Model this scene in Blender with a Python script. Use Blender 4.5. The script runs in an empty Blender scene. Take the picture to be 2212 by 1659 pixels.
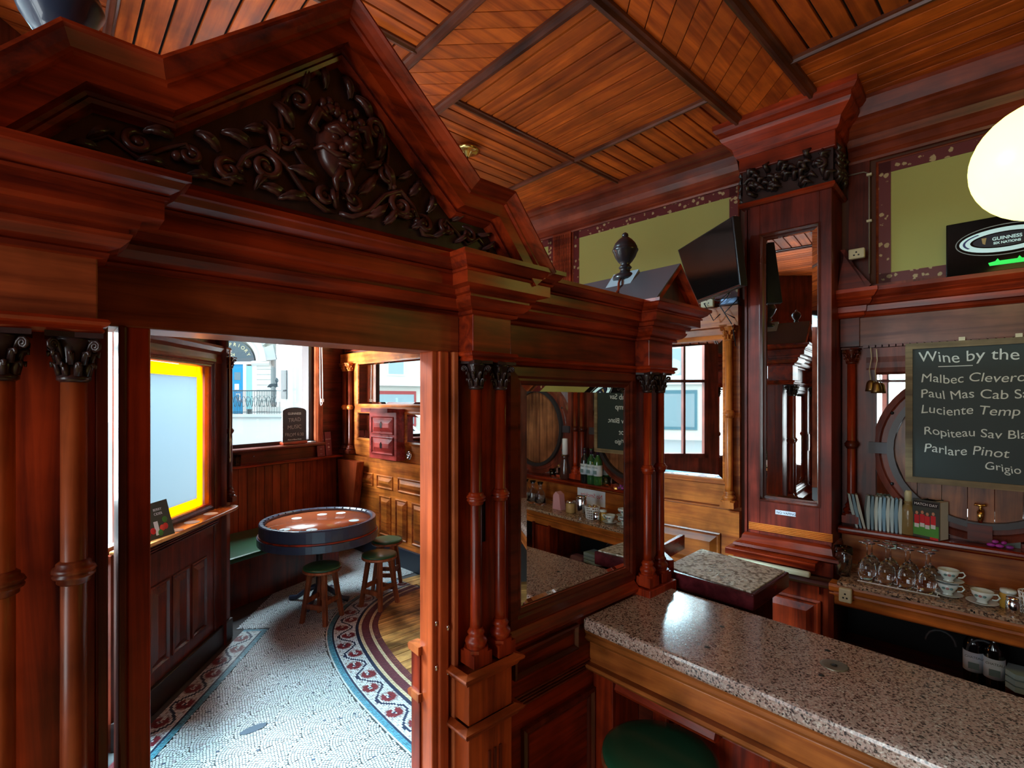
import bpy, bmesh, math, random
import numpy as np
from mathutils import Vector, Matrix
random.seed(7)
PI = math.pi
sc = bpy.context.scene
col = sc.collection

# ------------------------------------------------------------------ camera, sky, light, exposure
cam = bpy.data.cameras.new('camera'); co = bpy.data.objects.new('camera', cam); col.objects.link(co)
CAM = Vector((0, -1.28, 1.95))
co.location = CAM; co.rotation_euler = (PI/2, 0, -math.atan2(.6773, .7357))
cam.sensor_width = 36; cam.lens = 36*1090/2212; cam.shift_y = 35.5/2212; cam.clip_start = .02; cam.clip_end = 200
sc.camera = co
sc.view_settings.view_transform = 'Standard'; sc.view_settings.look = 'None'
sc.view_settings.gamma = 1; sc.view_settings.use_curve_mapping = False
sc.view_settings.exposure = 0.22
w = bpy.data.worlds.new('sky'); sc.world = w; w.use_nodes = True
bg = w.node_tree.nodes['Background']; bg.inputs[0].default_value = (.80, .92, 1, 1); bg.inputs[1].default_value = 3.7

def area(name, loc, size, power, colr, target):
    l = bpy.data.lights.new(name, 'AREA'); l.shape = 'RECTANGLE'; l.size, l.size_y = size; l.energy = power*POW; l.color = colr
    o = bpy.data.objects.new(name, l); col.objects.link(o); o.location = loc
    o.rotation_euler = (Vector(target)-Vector(loc)).to_track_quat('-Z', 'Y').to_euler()
    return o
COOL = (.74, .88, 1.0); SKYW = (.90, .96, 1.0)
# the frames of the angled walls: L = street front (52 deg), W = snug window wall (17 deg), R = panelled wall and back bar (94 deg)
LO, LA = (.433, 2.526), math.radians(52)
WO, WA = (2.9, 5.37), math.radians(17)
RO, RA = (3.37, .145), math.radians(94)
def fr(O, A, x, y, z=0):
    c, s = math.cos(A), math.sin(A)
    return (O[0]+c*x-s*y, O[1]+s*x+c*y, z)
POW = 1
L_ = lambda x, y, z=0: fr(LO, LA, x, y, z)
W_ = lambda x, y, z=0: fr(WO, WA, x, y, z)
R_ = lambda x, y, z=0: fr(RO, RA, x, y, z)
# daylight: area lamps set outside the openings stand in for sky light
area('daylight_snug_window', W_(-1.0, 1.3, 4.1), (2.2, 1.6), 800, COOL, W_(-.95, -.6, 1.2))
area('daylight_snug_side', W_(-2.75, .95, 1.9), (1.3, 1.8), 1150, SKYW, W_(.1, -1.3, 1.9))
area('daylight_street_door', L_(-.55, 1.4, 3.9), (1.8, 1.4), 2000, (.58, .84, 1.0), L_(-.3, -1.2, .6))
area('ceiling_fill_snug', W_(-1.0, 1.0, .75), (2.2, .9), 500, SKYW, W_(-.9, -2.2, 3.5))  # added unseen lamp below sill level, brightens the ceiling over the snug
area('ceiling_fill_front', L_(-1.9, .9, .45), (2.6, .9), 130, SKYW, (1.6, .2, 3.6))  # added unseen lamp under the front windows, aimed up to brighten the ceiling
area('daylight_front_window', L_(-2.3, .32, 1.95), (1.5, 1.9), 12, SKYW, L_(-.9, -2, 2.6))
area('daylight_front_window_far', L_(-4.1, .32, 1.95), (1.5, 1.9), 72, SKYW, (.1, -.4, 2.4))

# ------------------------------------------------------------------ objects and tags
def tag(o, label=None, cat=None, group=None, kind=None):
    if label: o['label'] = label
    if cat: o['category'] = cat
    if group: o['group'] = group
    if kind: o['kind'] = kind
    return o
def thing(name, label, cat, loc=(0, 0, 0), rz=0, group=None, kind=None):
    o = bpy.data.objects.new(name, None); col.objects.link(o); o.empty_display_size = .05
    o.location = loc; o.rotation_euler = (0, 0, rz)
    return tag(o, label, cat, group, kind)
def copytree(o, parent=None, **kw):
    c = o.copy(); col.objects.link(c)
    if parent: c.parent = parent
    for ch in list(o.children): copytree(ch, c)
    return c

FR = lambda u, v, o: (u, -o, v)      # elevation whose front looks to -y
BK = lambda u, v, o: (u, o, v)       # elevation whose front looks to +y
SX = lambda u, v, o: (-o, u, v)      # elevation whose front looks to -x
class MB:
    def __init__(s, E=None): s.v = []; s.f = []; s.sm = []; s.E = E
    def add(s, vs, fs, smooth=False):
        n = len(s.v); s.v += [tuple(p) for p in vs]; s.f += [tuple(i+n for i in f) for f in fs]; s.sm += [smooth]*len(fs); return s
    def box(s, x0, x1, y0, y1, z0, z1):
        E = s.E or (lambda a, b, c: (a, b, c))
        vs = [E(x, y, z) for z in (z0, z1) for y in (y0, y1) for x in (x0, x1)]
        return s.add(vs, [(0, 2, 3, 1), (4, 5, 7, 6), (0, 1, 5, 4), (2, 6, 7, 3), (0, 4, 6, 2), (1, 3, 7, 5)])
    def prism(s, poly, h0, h1, E=None):
        "poly in (a,b) extruded along c"
        E = E or s.E or (lambda a, b, c: (a, b, c)); n = len(poly)
        vs = [E(a, b, h0) for a, b in poly]+[E(a, b, h1) for a, b in poly]
        return s.add(vs, [tuple(range(n))[::-1], tuple(range(n, 2*n))]+[(i, (i+1) % n, n+(i+1) % n, n+i) for i in range(n)])
    def sweep(s, path, prof, E=None, closed=False, smooth=False):
        "path (p,q); profile (o,h): o along the left normal, h -> third axis"
        E = E or s.E or (lambda a, b, c: (a, b, c)); n = len(path); m = len(prof)
        P = [Vector(p) for p in path]; off = []
        for i in range(n):
            a = P[i]-P[i-1] if (i > 0 or closed) else None
            b = P[(i+1) % n]-P[i] if (i < n-1 or closed) else None
            if a is None: a = b
            if b is None: b = a
            na = Vector((-a.y, a.x)).normalized(); nb = Vector((-b.y, b.x)).normalized()
            mm = (na+nb); mm = mm/max(1e-6, mm.dot(na)) if mm.length > 1e-6 else na
            off.append(mm)
        vs = [E(P[i].x+off[i].x*o, P[i].y+off[i].y*o, h) for i in range(n) for o, h in prof]
        fs = []
        for i in range(n if closed else n-1):
            j = (i+1) % n
            for k in range(m):
                l = (k+1) % m; fs.append((i*m+k, i*m+l, j*m+l, j*m+k))
        if not closed: fs += [tuple(range(m))[::-1], tuple(range((n-1)*m, n*m))]
        return s.add(vs, fs, smooth)
    def lathe(s, prof, c=(0, 0, 0), n=20, sc=(1, 1)):
        vs = []; fs = []
        for r, z in prof:
            for i in range(n):
                a = 2*PI*i/n; vs.append((c[0]+r*sc[0]*math.cos(a), c[1]+r*sc[1]*math.sin(a), c[2]+z))
        for k in range(len(prof)-1):
            for i in range(n):
                j = (i+1) % n; fs.append((k*n+i, k*n+j, (k+1)*n+j, (k+1)*n+i))
        fs += [tuple(range(n))[::-1], tuple(range((len(prof)-1)*n, len(prof)*n))]
        return s.add(vs, fs, True)
    def cyl(s, c, r, z0, z1, n=20): return s.lathe([(r, z0), (r, z1)], c, n)
    def tube(s, pts, r, n=8, E=None):
        E = E or s.E or (lambda a, b, c: (a, b, c))
        P = [Vector(E(*p)) for p in pts]; m = len(P)
        R = r if isinstance(r, (list, tuple)) else [r]*m
        vs = []; up = None
        for i in range(m):
            t = (P[min(i+1, m-1)]-P[max(i-1, 0)])
            t = t.normalized() if t.length > 1e-9 else Vector((0, 0, 1))
            if up is None: up = t.orthogonal().normalized()
            up = up-t*up.dot(t)
            up = up.normalized() if up.length > 1e-6 else t.orthogonal().normalized()
            q = t.cross(up)
            for k in range(n):
                a = 2*PI*k/n; vs.append(P[i]+(up*math.cos(a)+q*math.sin(a))*R[i])
        fs = [(i*n+k, i*n+(k+1) % n, (i+1)*n+(k+1) % n, (i+1)*n+k) for i in range(m-1) for k in range(n)]
        fs += [tuple(range(n))[::-1], tuple(range((m-1)*n, m*n))]
        return s.add(vs, fs, True)
    def ball(s, c, r, n=10, m=7, E=None):
        E = E or s.E or (lambda a, b, c: (a, b, c)); r = r if isinstance(r, tuple) else (r, r, r)
        vs = []; fs = []
        for k in range(m+1):
            t = PI*k/m
            for i in range(n):
                a = 2*PI*i/n; st = max(math.sin(t), .02)
                vs.append(E(c[0]+r[0]*st*math.cos(a), c[1]+r[1]*math.cos(t), c[2]+r[2]*st*math.sin(a)))
        for k in range(m):
            for i in range(n):
                j = (i+1) % n; fs.append((k*n+i, k*n+j, (k+1)*n+j, (k+1)*n+i))
        fs += [tuple(range(n)), tuple(range(m*n, (m+1)*n))[::-1]]
        return s.add(vs, fs, True)
    def panel(s, u0, u1, v0, v1, o=0, rise=.012, mw=.016, field=.03):
        "raised and fielded panel with a moulded edge, on an elevation"
        s.sweep([(u0, v0), (u1, v0), (u1, v1), (u0, v1)], [(0, o-.004), (0, o+.010), (mw*.4, o+.014), (mw*.7, o+.006), (mw, o-.004)], closed=True)
        a, b = mw, mw+field; E = s.E
        q = [(u0+a, v0+a, o-.003), (u1-a, v0+a, o-.003), (u1-a, v1-a, o-.003), (u0+a, v1-a, o-.003),
             (u0+b, v0+b, o+rise), (u1-b, v0+b, o+rise), (u1-b, v1-b, o+rise), (u0+b, v1-b, o+rise)]
        return s.add([E(*p) for p in q], [(0, 1, 5, 4), (1, 2, 6, 5), (2, 3, 7, 6), (3, 0, 4, 7), (4, 5, 6, 7), (3, 2, 1, 0)])
    def mesh(s, name):
        me = bpy.data.meshes.new(name); me.from_pydata(s.v, [], s.f)
        me.polygons.foreach_set('use_smooth', s.sm)
        bm = bmesh.new(); bm.from_mesh(me); bmesh.ops.recalc_face_normals(bm, faces=bm.faces); bm.to_mesh(me); bm.free()
        return me
def ob(name, mb, m, parent=None, loc=(0, 0, 0), rz=0, bevel=0, label=None, cat=None, group=None, kind=None):
    me = mb.mesh(name) if isinstance(mb, MB) else mb
    if m and not me.materials: me.materials.append(m)
    o = bpy.data.objects.new(name, me); col.objects.link(o); o.location = loc; o.rotation_euler = (0, 0, rz)
    if parent: o.parent = parent
    if bevel:
        b = o.modifiers.new('bevel', 'BEVEL'); b.width = bevel; b.segments = 2; b.limit_method = 'ANGLE'; b.angle_limit = .6
    return tag(o, label, cat, group, kind)
def B(*a): return MB().box(*a)
def text(name, body, size, m, parent, loc, rot, extrude=.0004, align='LEFT', shear=0, space=1, label=None, jitter=0, sx=1, bold=0):
    c = bpy.data.curves.new(name, 'FONT'); c.body = body; c.size = size; c.extrude = extrude; c.align_x = align; c.shear = shear
    c.space_character = space; c.offset = bold
    t = bpy.data.objects.new(name, c); col.objects.link(t)
    bpy.context.view_layer.update()
    me = bpy.data.meshes.new_from_object(t.evaluated_get(bpy.context.evaluated_depsgraph_get()))
    bpy.data.objects.remove(t); bpy.data.curves.remove(c)
    if jitter:
        for v in me.vertices:
            v.co.y += jitter*(math.sin(v.co.x*70/size*.03)+.5*math.sin(v.co.x*31/size*.08+1))
            v.co.x += jitter*.5*math.sin(v.co.y*90/size*.03+v.co.x*20)
    o = bpy.data.objects.new(name, me); me.name = name; me.materials.clear(); me.materials.append(m); col.objects.link(o)
    o.parent = parent; o.location = loc; o.rotation_euler = rot; o.scale = (sx, 1, 1)
    if label: o['label'] = label
    return o

# ------------------------------------------------------------------ materials
def nt(name):
    m = bpy.data.materials.new(name); m.use_nodes = True; t = m.node_tree; return m, t, t.nodes['Principled BSDF']
def N(t, typ, **kw):
    n = t.nodes.new(typ)
    for k, v in kw.items():
        if k.startswith('i_'):
            key = k[2:]; n.inputs[int(key) if key.isdigit() else key.replace('_', ' ')].default_value = v
        else: setattr(n, k, v)
    return n
def ramp(t, stops):
    r = t.nodes.new('ShaderNodeValToRGB'); e = r.color_ramp.elements
    for i, (p, c) in enumerate(stops):
        el = e[i] if i < 2 else e.new(p)
        el.position = p; el.color = (*c, 1) if len(c) == 3 else c
    return r
def plain(name, c, rough=.5, metal=0, emit=0, coat=0, trans=0, ior=1.45, alpha=1):
    m, t, p = nt(name); p.inputs['Base Color'].default_value = (*c, 1); p.inputs['Roughness'].default_value = rough
    p.inputs['Metallic'].default_value = metal; p.inputs['Coat Weight'].default_value = coat; p.inputs['IOR'].default_value = ior
    p.inputs['Transmission Weight'].default_value = trans; p.inputs['Alpha'].default_value = alpha
    if emit: p.inputs['Emission Color'].default_value = (*c, 1); p.inputs['Emission Strength'].default_value = emit
    return m
_w = {}
def wood(c1, c2, axis='x', rough=.32, scale=1.0, stain=.52, coat=.12, bump=.08):
    "c1 light grain, c2 dark grain; grain runs along the axis"
    key = (c1, c2, axis, rough, scale, stain, coat, bump)
    if key in _w: return _w[key]
    m, t, p = nt('wood_%d' % len(_w)); L = t.links.new
    tc = N(t, 'ShaderNodeTexCoord'); mp = N(t, 'ShaderNodeMapping'); oi = N(t, 'ShaderNodeObjectInfo')
    a, b = 1.3*scale, 22*scale
    mp.inputs['Scale'].default_value = {'x': (a, b, b), 'y': (b, a, b), 'z': (b, b, a)}[axis]
    L(tc.outputs['Object'], mp.inputs[0])
    cv = N(t, 'ShaderNodeCombineXYZ'); mu = N(t, 'ShaderNodeMath', operation='MULTIPLY', i_1=37.0)
    L(oi.outputs['Random'], mu.inputs[0]); L(mu.outputs[0], cv.inputs[0]); L(mu.outputs[0], cv.inputs[2]); L(cv.outputs[0], mp.inputs[1])
    n1 = N(t, 'ShaderNodeTexNoise', i_Scale=1.0, i_Detail=6.0, i_Roughness=.6, i_Distortion=.8); L(mp.outputs[0], n1.inputs['Vector'])
    r1 = ramp(t, [(.32, c2), (.62, c1)]); L(n1.outputs[0], r1.inputs[0])
    n2 = N(t, 'ShaderNodeTexNoise', i_Scale=4.5*scale, i_Detail=4.0); L(tc.outputs['Object'], n2.inputs['Vector'])
    r2 = ramp(t, [(.35, (1-stain,)*3), (.62, (1, 1, 1))]); L(n2.outputs[0], r2.inputs[0])
    mx = N(t, 'ShaderNodeMix', data_type='RGBA', blend_type='MULTIPLY'); mx.inputs[0].default_value = 1
    L(r1.outputs[0], mx.inputs[6]); L(r2.outputs[0], mx.inputs[7])
    hs = N(t, 'ShaderNodeHueSaturation'); mr = N(t, 'ShaderNodeMapRange', i_3=.78, i_4=1.2)
    L(oi.outputs['Random'], mr.inputs[0]); L(mr.outputs[0], hs.inputs['Value']); L(mx.outputs[2], hs.inputs['Color']); L(hs.outputs[0], p.inputs['Base Color'])
    r3 = N(t, 'ShaderNodeMapRange', i_3=rough-.08, i_4=rough+.14); L(n2.outputs[0], r3.inputs[0]); L(r3.outputs[0], p.inputs['Roughness'])
    bp = N(t, 'ShaderNodeBump', i_Strength=bump, i_Distance=.004); L(n1.outputs[0], bp.inputs['Height']); L(bp.outputs[0], p.inputs['Normal'])
    p.inputs['Coat Weight'].default_value = coat*.7; p.inputs['Coat Roughness'].default_value = .18; p.inputs['Specular IOR Level'].default_value = .32
    _w[key] = m; return m
MAH1, MAH2 = (.40, .038, .006), (.085, .005, .0018)
def mah(ax='x', **k): return wood(MAH1, MAH2, ax, **k)                 # polished red mahogany
def mahd(ax='x'): return wood((.17, .024, .009), (.05, .006, .003), ax, rough=.3)
def oak(ax='x'): return wood((.74, .21, .030), (.34, .065, .009), ax, rough=.34)       # orange joinery
def ebony(): return wood((.045, .020, .018), (.018, .009, .009), 'z', rough=.28, stain=.3, coat=.35)
def speck(name, stops, scale, rough, coat=0, sc2=None, bump=0):
    m, t, p = nt(name); L = t.links.new; tc = N(t, 'ShaderNodeTexCoord')
    v = N(t, 'ShaderNodeTexVoronoi', i_Scale=scale); L(tc.outputs['Object'], v.inputs['Vector'])
    n = N(t, 'ShaderNodeTexNoise', i_Scale=scale*.9, i_Detail=3.0); L(tc.outputs['Object'], n.inputs['Vector'])
    sx = N(t, 'ShaderNodeSeparateColor'); L(v.outputs['Color'], sx.inputs[0])
    ad = N(t, 'ShaderNodeMath', operation='ADD'); hf = N(t, 'ShaderNodeMath', operation='MULTIPLY', i_1=.5)
    L(sx.outputs[0], ad.inputs[0]); L(n.outputs[0], ad.inputs[1]); L(ad.outputs[0], hf.inputs[0])
    r = ramp(t, stops); L(hf.outputs[0], r.inputs[0]); L(r.outputs[0], p.inputs['Base Color'])
    p.inputs['Roughness'].default_value = rough; p.inputs['Coat Weight'].default_value = coat
    if bump:
        bp = N(t, 'ShaderNodeBump', i_Strength=bump, i_Distance=.01); L(n.outputs[0], bp.inputs['Height']); L(bp.outputs[0], p.inputs['Normal'])
    return m
granite = speck('granite', [(.24, (.025, .022, .022)), (.36, (.20, .12, .10)), (.50, (.55, .36, .30)), (.66, (.38, .28, .23)), (.8, (.70, .60, .52))], 190, .16, .45)
granite.node_tree.nodes['Principled BSDF'].inputs['Coat Roughness'].default_value = .10
granite2 = speck('granite_buff', [(.25, (.02, .018, .016)), (.38, (.2, .11, .07)), (.52, (.55, .34, .22)), (.68, (.34, .24, .16)), (.8, (.62, .5, .36))], 120, .2, .0)
hammered = speck('hammered_metal', [(.3, (.22, .18, .10)), (.45, (.72, .68, .54)), (.7, (.85, .82, .70))], 70, .38, .0, bump=1.0)
hammered.node_tree.nodes['Principled BSDF'].inputs['Metallic'].default_value = .25
mirror = plain('mirror_glass', (.88, .92, .92), .015, 1)
def thin(name, tint, gloss_rough=.02, body=None, share=0.0):
    "thin sheet: clear transparent glass with a fresnel sheen, or a translucent body"
    m = bpy.data.materials.new(name); m.use_nodes = True; t = m.node_tree; t.nodes.clear(); L = t.links.new
    o = N(t, 'ShaderNodeOutputMaterial'); tr = N(t, 'ShaderNodeBsdfTransparent'); tr.inputs[0].default_value = (*tint, 1)
    gs_ = N(t, 'ShaderNodeBsdfGlossy'); gs_.inputs['Roughness'].default_value = gloss_rough
    mx = N(t, 'ShaderNodeMixShader'); mx.inputs[0].default_value = .05; base = tr.outputs[0]
    if body:
        tl = N(t, 'ShaderNodeBsdfTranslucent'); tl.inputs[0].default_value = (*body, 1); m2 = N(t, 'ShaderNodeMixShader'); m2.inputs[0].default_value = share
        L(tr.outputs[0], m2.inputs[1]); L(tl.outputs[0], m2.inputs[2]); base = m2.outputs[0]
    L(base, mx.inputs[1]); L(gs_.outputs[0], mx.inputs[2]); L(mx.outputs[0], o.inputs[0]); return m
glass = thin('clear_glass', (.96, .99, .98))
glassw = plain('drinking_glass', (.93, .98, 1), .01, trans=1, ior=1.45)
green_paint = plain('green_wall_paint', (.43, .41, .12), .7)
leather = plain('green_leather', (.012, .075, .035), .33, coat=.3)
black = plain('black_paint', (.012, .012, .014), .4)
blackg = plain('black_gloss', (.008, .008, .009), .12, coat=.5)
iron = plain('blue_black_iron', (.03, .045, .085), .32, coat=.4)
tvs = plain('tv_screen', (.003, .004, .004), .09); tvs.node_tree.nodes['Principled BSDF'].inputs['Specular IOR Level'].default_value = .22
brass = plain('brass', (.75, .50, .16), .22, 1)
chrome = plain('chrome', (.8, .82, .85), .12, 1)
copper = plain('copper', (.75, .28, .14), .3, 1)
white = plain('white', (.8, .82, .82), .5)
chalk = plain('chalk', (.72, .80, .76), .9)
slate = plain('slate_board', (.018, .032, .030), .55)
cream = plain('cream_plastic', (.66, .60, .40), .45)

# ================================================================== SETTING: floor
floor = thing('floor', 'floor of worn boards and pale fan-pattern mosaic', 'floor', kind='structure')
ob('screed', B(-7, 4.5, -7, 6.5, -.12, -.006), plain('grout', (.05, .05, .05), .8), floor)
mbd = wood((.85, .48, .15), (.22, .09, .03), 'x', rough=.42, stain=.8)
# band geometry: outer edge of the mosaic border, a smooth line sampled from control points
ctrl = [(1.467, -.35), (1.467, .5), (1.467, 1.05), (1.466, 1.43), (1.485, 1.90), (1.546, 2.32), (1.646, 2.71), (1.79, 3.02), (2.05, 3.32), (2.4, 3.54), (2.8, 3.64), (3.3, 3.68)]
def catmull(P, k):
    out = []
    for i in range(1, len(P)-2):
        p0, p1, p2, p3 = [np.array(q) for q in P[i-1:i+3]]
        for j in range(k):
            t = j/k; out.append(.5*((2*p1)+(-p0+p2)*t+(2*p0-5*p1+4*p2-p3)*t*t+(-p0+3*p1-3*p2+p3)*t**3))
    out.append(np.array(P[-2])); return np.array(out)
crv = catmull([(1.467, -1.0)]+ctrl+[(3.9, 3.7)], 24)
seg = np.linalg.norm(np.diff(crv, axis=0), axis=1); arc = np.concatenate([[0], np.cumsum(seg)])
def at_arc(s_):
    i = min(max(np.searchsorted(arc, s_)-1, 0), len(seg)-1); t = (s_-arc[i])/max(seg[i], 1e-9)
    p = crv[i]*(1-t)+crv[i+1]*t; d = (crv[i+1]-crv[i])/seg[i]; return p, d
BW = .43
TIP = (1.336, 3.423)           # tip of the vine strip along the glazed screen
ld = np.array([math.cos(LA), math.sin(LA)]); ln = np.array([math.sin(LA), -math.cos(LA)])   # along the screen / into the room
def lcoord(p): q = np.array(p)-np.array(LO); return q@ld, q@ln
tq, tv, tcl = [], [], []
def tile(cx, cy, ang, a, b, c):
    z = .0012+random.random()*.0016; ca, sa = math.cos(ang), math.sin(ang); n = len(tv); k = .92
    for u, v in ((-a, -b), (a, -b), (a, b), (-a, b)):
        u *= k*(1+random.uniform(-.06, .06)); v *= k*(1+random.uniform(-.06, .06))
        tv.append((cx+ca*u-sa*v, cy+sa*u+ca*v, z+random.uniform(-.0005, .0005)))
    tq.append((n, n+1, n+2, n+3)); tcl.append(c)
def vary(c, v=.12):
    f = 1+random.uniform(-v, v); return tuple(min(1, x*f*(1+random.uniform(-.03, .03))) for x in c)
WHT, BLU, NVY, PUR, RED, CRM, GRY, DRK = (.50, .57, .58), (.07, .24, .32), (.015, .03, .07), (.115, .035, .05), (.16, .02, .03), (.55, .47, .30), (.30, .27, .27), (.03, .04, .06)
def vine(s_, t_, w):
    "colour of the running scroll at length s, height t (0..w)"
    P = .36; ph = 2*PI*s_/P; y = (t_/w-.5)*2
    cy_ = .62*math.sin(ph)
    dy = abs(y-cy_)/math.sqrt(1+(.62*2*PI/P*w/2*math.cos(ph))**2)*w/2
    if dy < .0085: return NVY
    if dy < .019: return WHT
    u = (s_/P % 1); side = 1 if u < .5 else -1            # a curling leaf inside each bend
    cu = .25 if side > 0 else .75
    lx, ly = (u-cu)*P, (y+.30*side)*w/2
    r = math.hypot(lx, ly*1.05); an = math.atan2(ly*side, lx)
    if .016 < r < .052 and not (-.2 < an < .45): return RED
    if r <= .010: return NVY
    if r < .062 and r >= .052: return GRY
    if (math.sin(s_*90)*math.sin(t_*120)) > .72: return GRY
    return WHT
def band_col(s_, t_):
    if t_ < .012: return WHT
    if t_ < .066: return NVY if t_ > .056 else (vary(BLU, .25))
    if t_ < .24: return vine(s_, t_-.066, .174)
    if t_ < .262: return NVY
    if t_ < .286: return CRM
    if t_ < .352: return PUR
    if t_ < .374: return CRM
    return PUR
T = .0125
s_ = .9
smax = arc[-1]-.5
k = 0
while s_ < smax:
    p, d = at_arc(s_); nrm = np.array([d[1], -d[0]]); ang = math.atan2(d[1], d[0])
    for j in range(int(BW/T)):
        t_ = (j+.5)*T
        q = p+nrm*t_; c = band_col(s_, t_)
        tile(q[0], q[1], ang, T/2, T/2, vary(c, .13))
    s_ += T
def band_t(x, y):
    d = crv-np.array([x, y]); i = int(np.argmin((d*d).sum(1))); i = min(i, len(seg)-1)
    dd = (crv[i+1]-crv[i])/seg[i]; return (np.array([x, y])-crv[i])@np.array([dd[1], -dd[0]])
# vine strip along the glazed screen
SW = .21
for i in range(int(1.75/T)):
    X = -.55+i*T
    for j in range(int(SW/T)):
        t_ = (j+.5)*T; nn = .07+SW-t_
        q = np.array(LO)+ld*X+ln*nn
        c = vary(BLU, .25) if t_ < .04 else (NVY if t_ < .052 else vine(X+5, t_-.052, SW-.052))
        if X > 1.16: c = vary(BLU, .25)
        tile(q[0], q[1], LA, T/2, T/2, vary(c, .13))
# fan-pattern field
TF = .0150; RF = .185; DX = 2*RF; DY = RF*.62; FA = .35
cf, sf = math.cos(FA), math.sin(FA)
for jr in range(-12, 62):
    for ic in range(-12, 14):
        ux_, uy_ = ic*DX+(RF if jr % 2 else 0), jr*DY
        cx_, cy_ = cf*ux_-sf*uy_+.7, sf*ux_+cf*uy_
        if not (-1.3 < cx_ < 3.6 and -.3 < cy_ < 5.6): continue
        r = TF*.6
        while r < RF:
            na = max(5, int(2*PI*r/(TF*1.04)))
            for a in range(na):
                an = (a+.5)*2*PI/na
                lx, ly = ux_+r*math.cos(an), uy_+r*math.sin(an)
                # covered by a nearer fan?
                cov = False
                for dj in (1, 2, 3):
                    jj = jr-dj; off = RF if jj % 2 else 0
                    base = round((lx-off)/DX)
                    qx, qy = base*DX+off, jj*DY
                    if  (lx-qx)**2+(ly-qy)**2 < RF*RF: cov = True; break
                if cov: continue
                x, y = cf*lx-sf*ly+.7, sf*lx+cf*ly
                if y < -.1 or y > 5.3: continue
                X, nn = lcoord((x, y))
                if nn < (.07+SW+.004 if -.55 < X < 1.21 else .01): continue
                if x > 1.3 and band_t(x, y) > -.006: continue
                if x < .2 and y < .3: continue
                rr = random.random()
                c = WHT if rr < .93 else ((.42, .40, .42) if rr < .975 else ((.30, .33, .36) if rr < .995 else (.04, .07, .12)))
                tile(x, y, math.atan2(sf*(-math.sin(an))*0+math.cos(an+FA), -math.sin(an+FA)), TF*.46, TF*.45, vary(c, .09))
            r += TF*1.02
me = bpy.data.meshes.new('mosaic'); me.from_pydata(tv, [], tq)
ca = me.color_attributes.new('tile', 'FLOAT_COLOR', 'CORNER')
ca.data.foreach_set('color', np.repeat(np.array([(*c, 1) for c in tcl], dtype=np.float32), 4, axis=0).ravel())
m, t, p = nt('mosaic_tiles'); at = N(t, 'ShaderNodeVertexColor'); at.layer_name = 'tile'
t.links.new(at.outputs[0], p.inputs['Base Color']); p.inputs['Roughness'].default_value = .34
ob('mosaic', me, m, floor, kind='stuff')
ob('patch', MB().lathe([(.001, .004), (.055, .0042), (.06, .003)], (.90, 1.96, 0), 12, (1.3, .55)), plain('cement', (.10, .13, .17), .7), floor)
# boards inside the curve and behind the bar; the bar-side floor
bl = {}
for j in range(38):
    y = -.55+j*.118
    if y > 3.55: break
    x0 = 1.85
    for x in np.arange(1.6, 3.2, .02):
        if band_t(x, y+.06) > BW-.07: x0 = x; break
    if y < 0: x0 = 1.9
    x1 = 3.37-.0699*(y)
    ob('board', B(x0, x1, y, y+.112, -.02, 0.001), mbd, floor)
for j in range(14):
    ob('board', B(-3.5, 1.9 if j > 8 else 3.3, -3.6+j*.22, -3.6+j*.22+.214, -.02, .001), mbd, floor)

# ================================================================== ceiling
CZ = 3.6
ceil = thing('ceiling', 'boarded wooden ceiling divided by moulded battens', 'ceiling', kind='structure')
cb = plain('ceiling_gap', (.008, .003, .002), .9)
ROOM = [L_(-7.5, .14)[:2], L_(1.06, .14)[:2], W_(-2.0, .18)[:2], W_(.3, .18)[:2], (4.2, 5.5), (4.2, -6), (-6, -6)]
ob('backing', MB().prism(ROOM, CZ+.018, CZ+.1), cb, ceil)
pine = {a: wood((.64, .120, .011), (.25, .032, .003), a, rough=.48, stain=.45, scale=.9, coat=0) for a in 'xy'}
PW = .097
def xfac(y): return LO[0]+(y-LO[1])/math.tan(LA)-.12      # the street front bounds the ceiling on the left
def yfac(x): return LO[1]+(x-LO[0])*math.tan(LA)+.15
def cell(x0, x1, y0, y1, ax, pw=PW):
    a0, a1 = (y0, y1) if ax == 'x' else (x0, x1)
    n = max(1, round((a1-a0)/pw)); pw = (a1-a0)/n; src = {}
    for i in range(n):
        a = a0+i*pw
        if ax == 'x': lo, hi = max(x0, xfac(a+pw/2)), x1
        else: lo, hi = y0, (min(y1, yfac(a+pw/2)) if a < 1.3 else y1)
        if hi-lo < .05: continue
        key = (round(lo, 3), round(hi, 3))
        if key not in src:
            mb = B(lo, hi, 0, pw-.011, 0, .018) if ax == 'x' else B(0, pw-.011, lo, hi, 0, .014)
            src[key] = ob('plank', mb, pine[ax], ceil, (0, a, CZ) if ax == 'x' else (a, 0, CZ), bevel=.002)
        else:
            c = src[key].copy(); col.objects.link(c); c.location = (0, a, CZ) if ax == 'x' else (a, 0, CZ)
def diag(ax, a0, a1, b0, b1, sgn):
    "strip between b0..b1, running along ax from a0 to a1, boards at 45 degrees"
    pw = .135; w_ = b1-b0; n = int((a1-a0)/pw); src = None
    for i in range(n):
        a = a0+i*pw; g = .007
        poly = [(0, b0), (pw-g, b0), (pw-g+sgn*w_, b1), (sgn*w_, b1)]
        if ax == 'y': poly = [(q, p_) for p_, q in poly]
        if src is None:
            src = ob('plank', MB().prism(poly, 0, .014), pine['x'], ceil, (a, 0, CZ) if ax == 'x' else (0, a, CZ))
        else:
            c = src.copy(); col.objects.link(c); c.location = (a, 0, CZ) if ax == 'x' else (0, a, CZ)
XC = [(-3.6, -1.9, 0), (.2, 1.29, 1), (1.62, 2.65, 0), (2.65, 3.42, 1)]
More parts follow.
